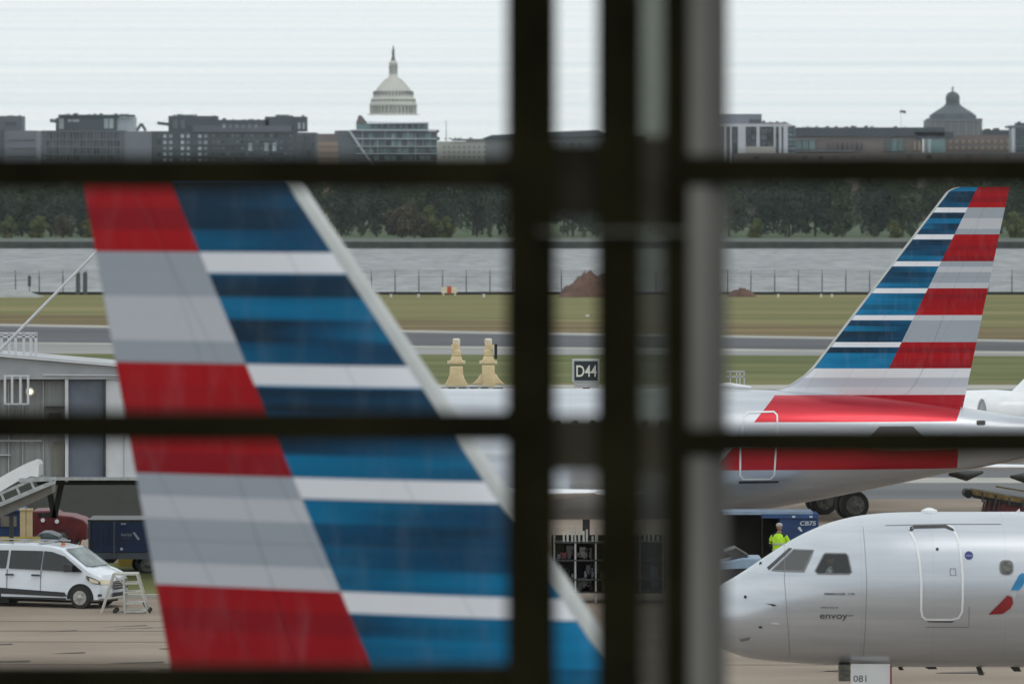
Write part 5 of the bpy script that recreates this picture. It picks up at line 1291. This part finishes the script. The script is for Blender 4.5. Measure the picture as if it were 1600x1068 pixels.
# ------------------------------------------------------------------ window frame the scene is seen through
DW=18.0; SW=DW/F
def Fx(px): return (px-800)*SW
def Fz(py): return H-(py-HZ)*SW
ww=empty('window_wall',(0,DW,0),0,'blurred dark window frame of mullions and crossbars close to the camera','window')
def wb(name,m,x0,x1,z0,z1,d0,d1): return MB().box(x0,x1,d0,d1,z0,z1).build(name,m,ww)
zb,ztop=9.2,14.2
wb('mullion',M['framedark'],Fx(791),Fx(869),zb,ztop,-.05,.07)
wb('mullion',M['framedark'],Fx(933),Fx(1001),zb,ztop,-.05,.07)
wb('mullion',M['framedark'],Fx(1038),Fx(1075),zb,ztop,-.04,.08)
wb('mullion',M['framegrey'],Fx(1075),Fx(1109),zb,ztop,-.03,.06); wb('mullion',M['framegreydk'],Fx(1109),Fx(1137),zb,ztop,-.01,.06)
wb('mullion_rib',M['framedark'],Fx(1100),Fx(1104),zb,ztop,-.03,-.02) if False else None
wb('glass_pane',M['tinted'],Fx(1001),Fx(1038),zb,ztop,.0,.006)
for k,y in enumerate((270,666,1068,1460,-125)): wb('transom',M['framedark'],Fx(796)-3.2,Fx(796),Fz(y+(26 if y<500 else 24 if y<900 else 30)),Fz(y-(26 if y<500 else 24 if y<900 else 30)),-.03,.05)
for k,y in enumerate((266,690,1112,-150)): wb('transom',M['framedark'],Fx(1070),Fx(1136)+3.2,Fz(y+(24 if y<500 else 22)),Fz(y-(24 if y<500 else 22)),-.035,.045)
wb('mullion',M['framedark'],Fx(798)-3.34,Fx(798)-3.2,zb,ztop,-.05,.07); wb('mullion',M['framedark'],Fx(1136)+3.2,Fx(1136)+3.34,zb,ztop,-.05,.07)
wb('bracket',M['bracket'],Fx(864),Fx(937),Fz(338),Fz(224),-.02,.02); wb('bracket',M['framebrown'],Fx(1000),Fx(1038),Fz(350),Fz(212),-.03,-.01)
wb('bracket_lip',M['framegrey'],Fx(840),Fx(1076),Fz(363),Fz(360),-.09,-.06)
wb('bracket',M['framebrown'],Fx(864),Fx(937),Fz(736),Fz(648),-.02,.02); wb('bracket',M['framebrown'],Fx(1000),Fx(1038),Fz(740),Fz(655),-.03,-.01)
wb('sill',M['framedark'],Fx(798)-3.4,Fx(1136)+3.4,zb-.15,zb,-.2,.2); wb('head',M['framedark'],Fx(798)-3.4,Fx(1136)+3.4,ztop,ztop+.15,-.2,.2)
tb=empty('unseen_terminal',(0,17.7,0),0,'unseen grey terminal building around the dark window frame','building')
xl,xr=Fx(798)-3.4,Fx(1136)+3.4
MB().box(-70,xl,-.6,.6,0,15).box(xr,70,-.6,.6,0,15).box(xl,xr,-.6,.6,0,zb-.15).box(xl,xr,-.6,.6,ztop+.15,15).build('wall',M['greyclad'],tb)  # unseen wall, added to hold sky light off the near fin
MB().box(-70,70,-42,-.6,8.6,9.05).build('open_deck',M['officemid'],tb)  # unseen floor slab, left roofless so light reaches the grey mullion
# ------------------------------------------------------------------ light, air, camera
hz=MB().box(-1600,1600,-120,9100,-4,175).build('haze',None or M['whitepaint'])
hz.data.materials.clear(); hm=bpy.data.materials.new('haze_air'); hm.use_nodes=True; nt=hm.node_tree; nt.nodes.clear()
o=nt.nodes.new('ShaderNodeOutputMaterial'); v=nt.nodes.new('ShaderNodeVolumePrincipled'); v.inputs['Color'].default_value=(.90,.95,1,1); v.inputs['Density'].default_value=3.2e-5; v.inputs['Anisotropy'].default_value=.2
nt.links.new(v.outputs[0],o.inputs['Volume']); hz.data.materials.append(hm); tag(hz,kind='stuff')
sc=bpy.context.scene
w=bpy.data.worlds.new('World'); sc.world=w; w.use_nodes=True; nt=w.node_tree; nt.nodes.clear()
out=nt.nodes.new('ShaderNodeOutputWorld'); bg=nt.nodes.new('ShaderNodeBackground'); sk=nt.nodes.new('ShaderNodeTexSky')
sk.sky_type='NISHITA'; sk.sun_disc=False; sk.sun_elevation=R(62); sk.sun_rotation=R(140); sk.dust_density=3; sk.air_density=1
sc1=nt.nodes.new('ShaderNodeVectorMath'); sc1.operation='SCALE'; sc1.inputs[3].default_value=.06
nt.links.new(sk.outputs[0],sc1.inputs[0])
tc=nt.nodes.new('ShaderNodeTexCoord'); mp=nt.nodes.new('ShaderNodeMapping'); mp.inputs['Scale'].default_value=(2,2,900)
n=nt.nodes.new('ShaderNodeTexNoise'); n.inputs['Scale'].default_value=1.0; n.inputs['Detail'].default_value=1.5
nt.links.new(tc.outputs['Generated'],mp.inputs[0]); nt.links.new(mp.outputs[0],n.inputs['Vector'])
rp=nt.nodes.new('ShaderNodeValToRGB'); rp.color_ramp.elements[0].color=(.89,.99,1.015,1); rp.color_ramp.elements[1].color=(1.05,1.10,1.10,1); rp.color_ramp.elements[0].position=.3; rp.color_ramp.elements[1].position=.65
nt.links.new(n.outputs['Fac'],rp.inputs[0])
mx=nt.nodes.new('ShaderNodeMix'); mx.data_type='RGBA'; mx.inputs[0].default_value=.88
nt.links.new(sc1.outputs[0],mx.inputs[6]); nt.links.new(rp.outputs[0],mx.inputs[7]); nt.links.new(mx.outputs[2],bg.inputs[0]); nt.links.new(bg.outputs[0],out.inputs[0])
bg.inputs[1].default_value=1.0
sl_=bpy.data.lights.new('sun','SUN'); sl_.energy=.5; sl_.angle=R(20); sl_.color=(1,.97,.93); so=bpy.data.objects.new('sun',sl_); COL.objects.link(so)
el,az=R(62),R(140)                                # sun high, behind the camera's right shoulder
d=Vector((math.sin(az)*math.cos(el),math.cos(az)*math.cos(el),math.sin(el))); so.rotation_euler=d.to_track_quat('Z','Y').to_euler()
cam=bpy.data.cameras.new('camera'); co=bpy.data.objects.new('camera',cam); COL.objects.link(co); sc.camera=co
co.location=(0,0,H); co.rotation_euler=(R(90),0,0); cam.sensor_width=36; cam.lens=36*F/1600; cam.shift_y=(HZ-534)/1600; cam.clip_start=.5; cam.clip_end=12000
cam.dof.use_dof=True; cam.dof.focus_distance=165; cam.dof.aperture_fstop=(cam.lens/1000)/.070; cam.dof.aperture_blades=0
sc.view_settings.view_transform='Standard'; sc.view_settings.look='None'; sc.view_settings.exposure=0; sc.view_settings.gamma=1
sc.cycles.use_denoising=True; sc.cycles.max_bounces=6; sc.cycles.volume_bounces=0; sc.cycles.volume_max_steps=16; sc.cycles.transparent_max_bounces=12
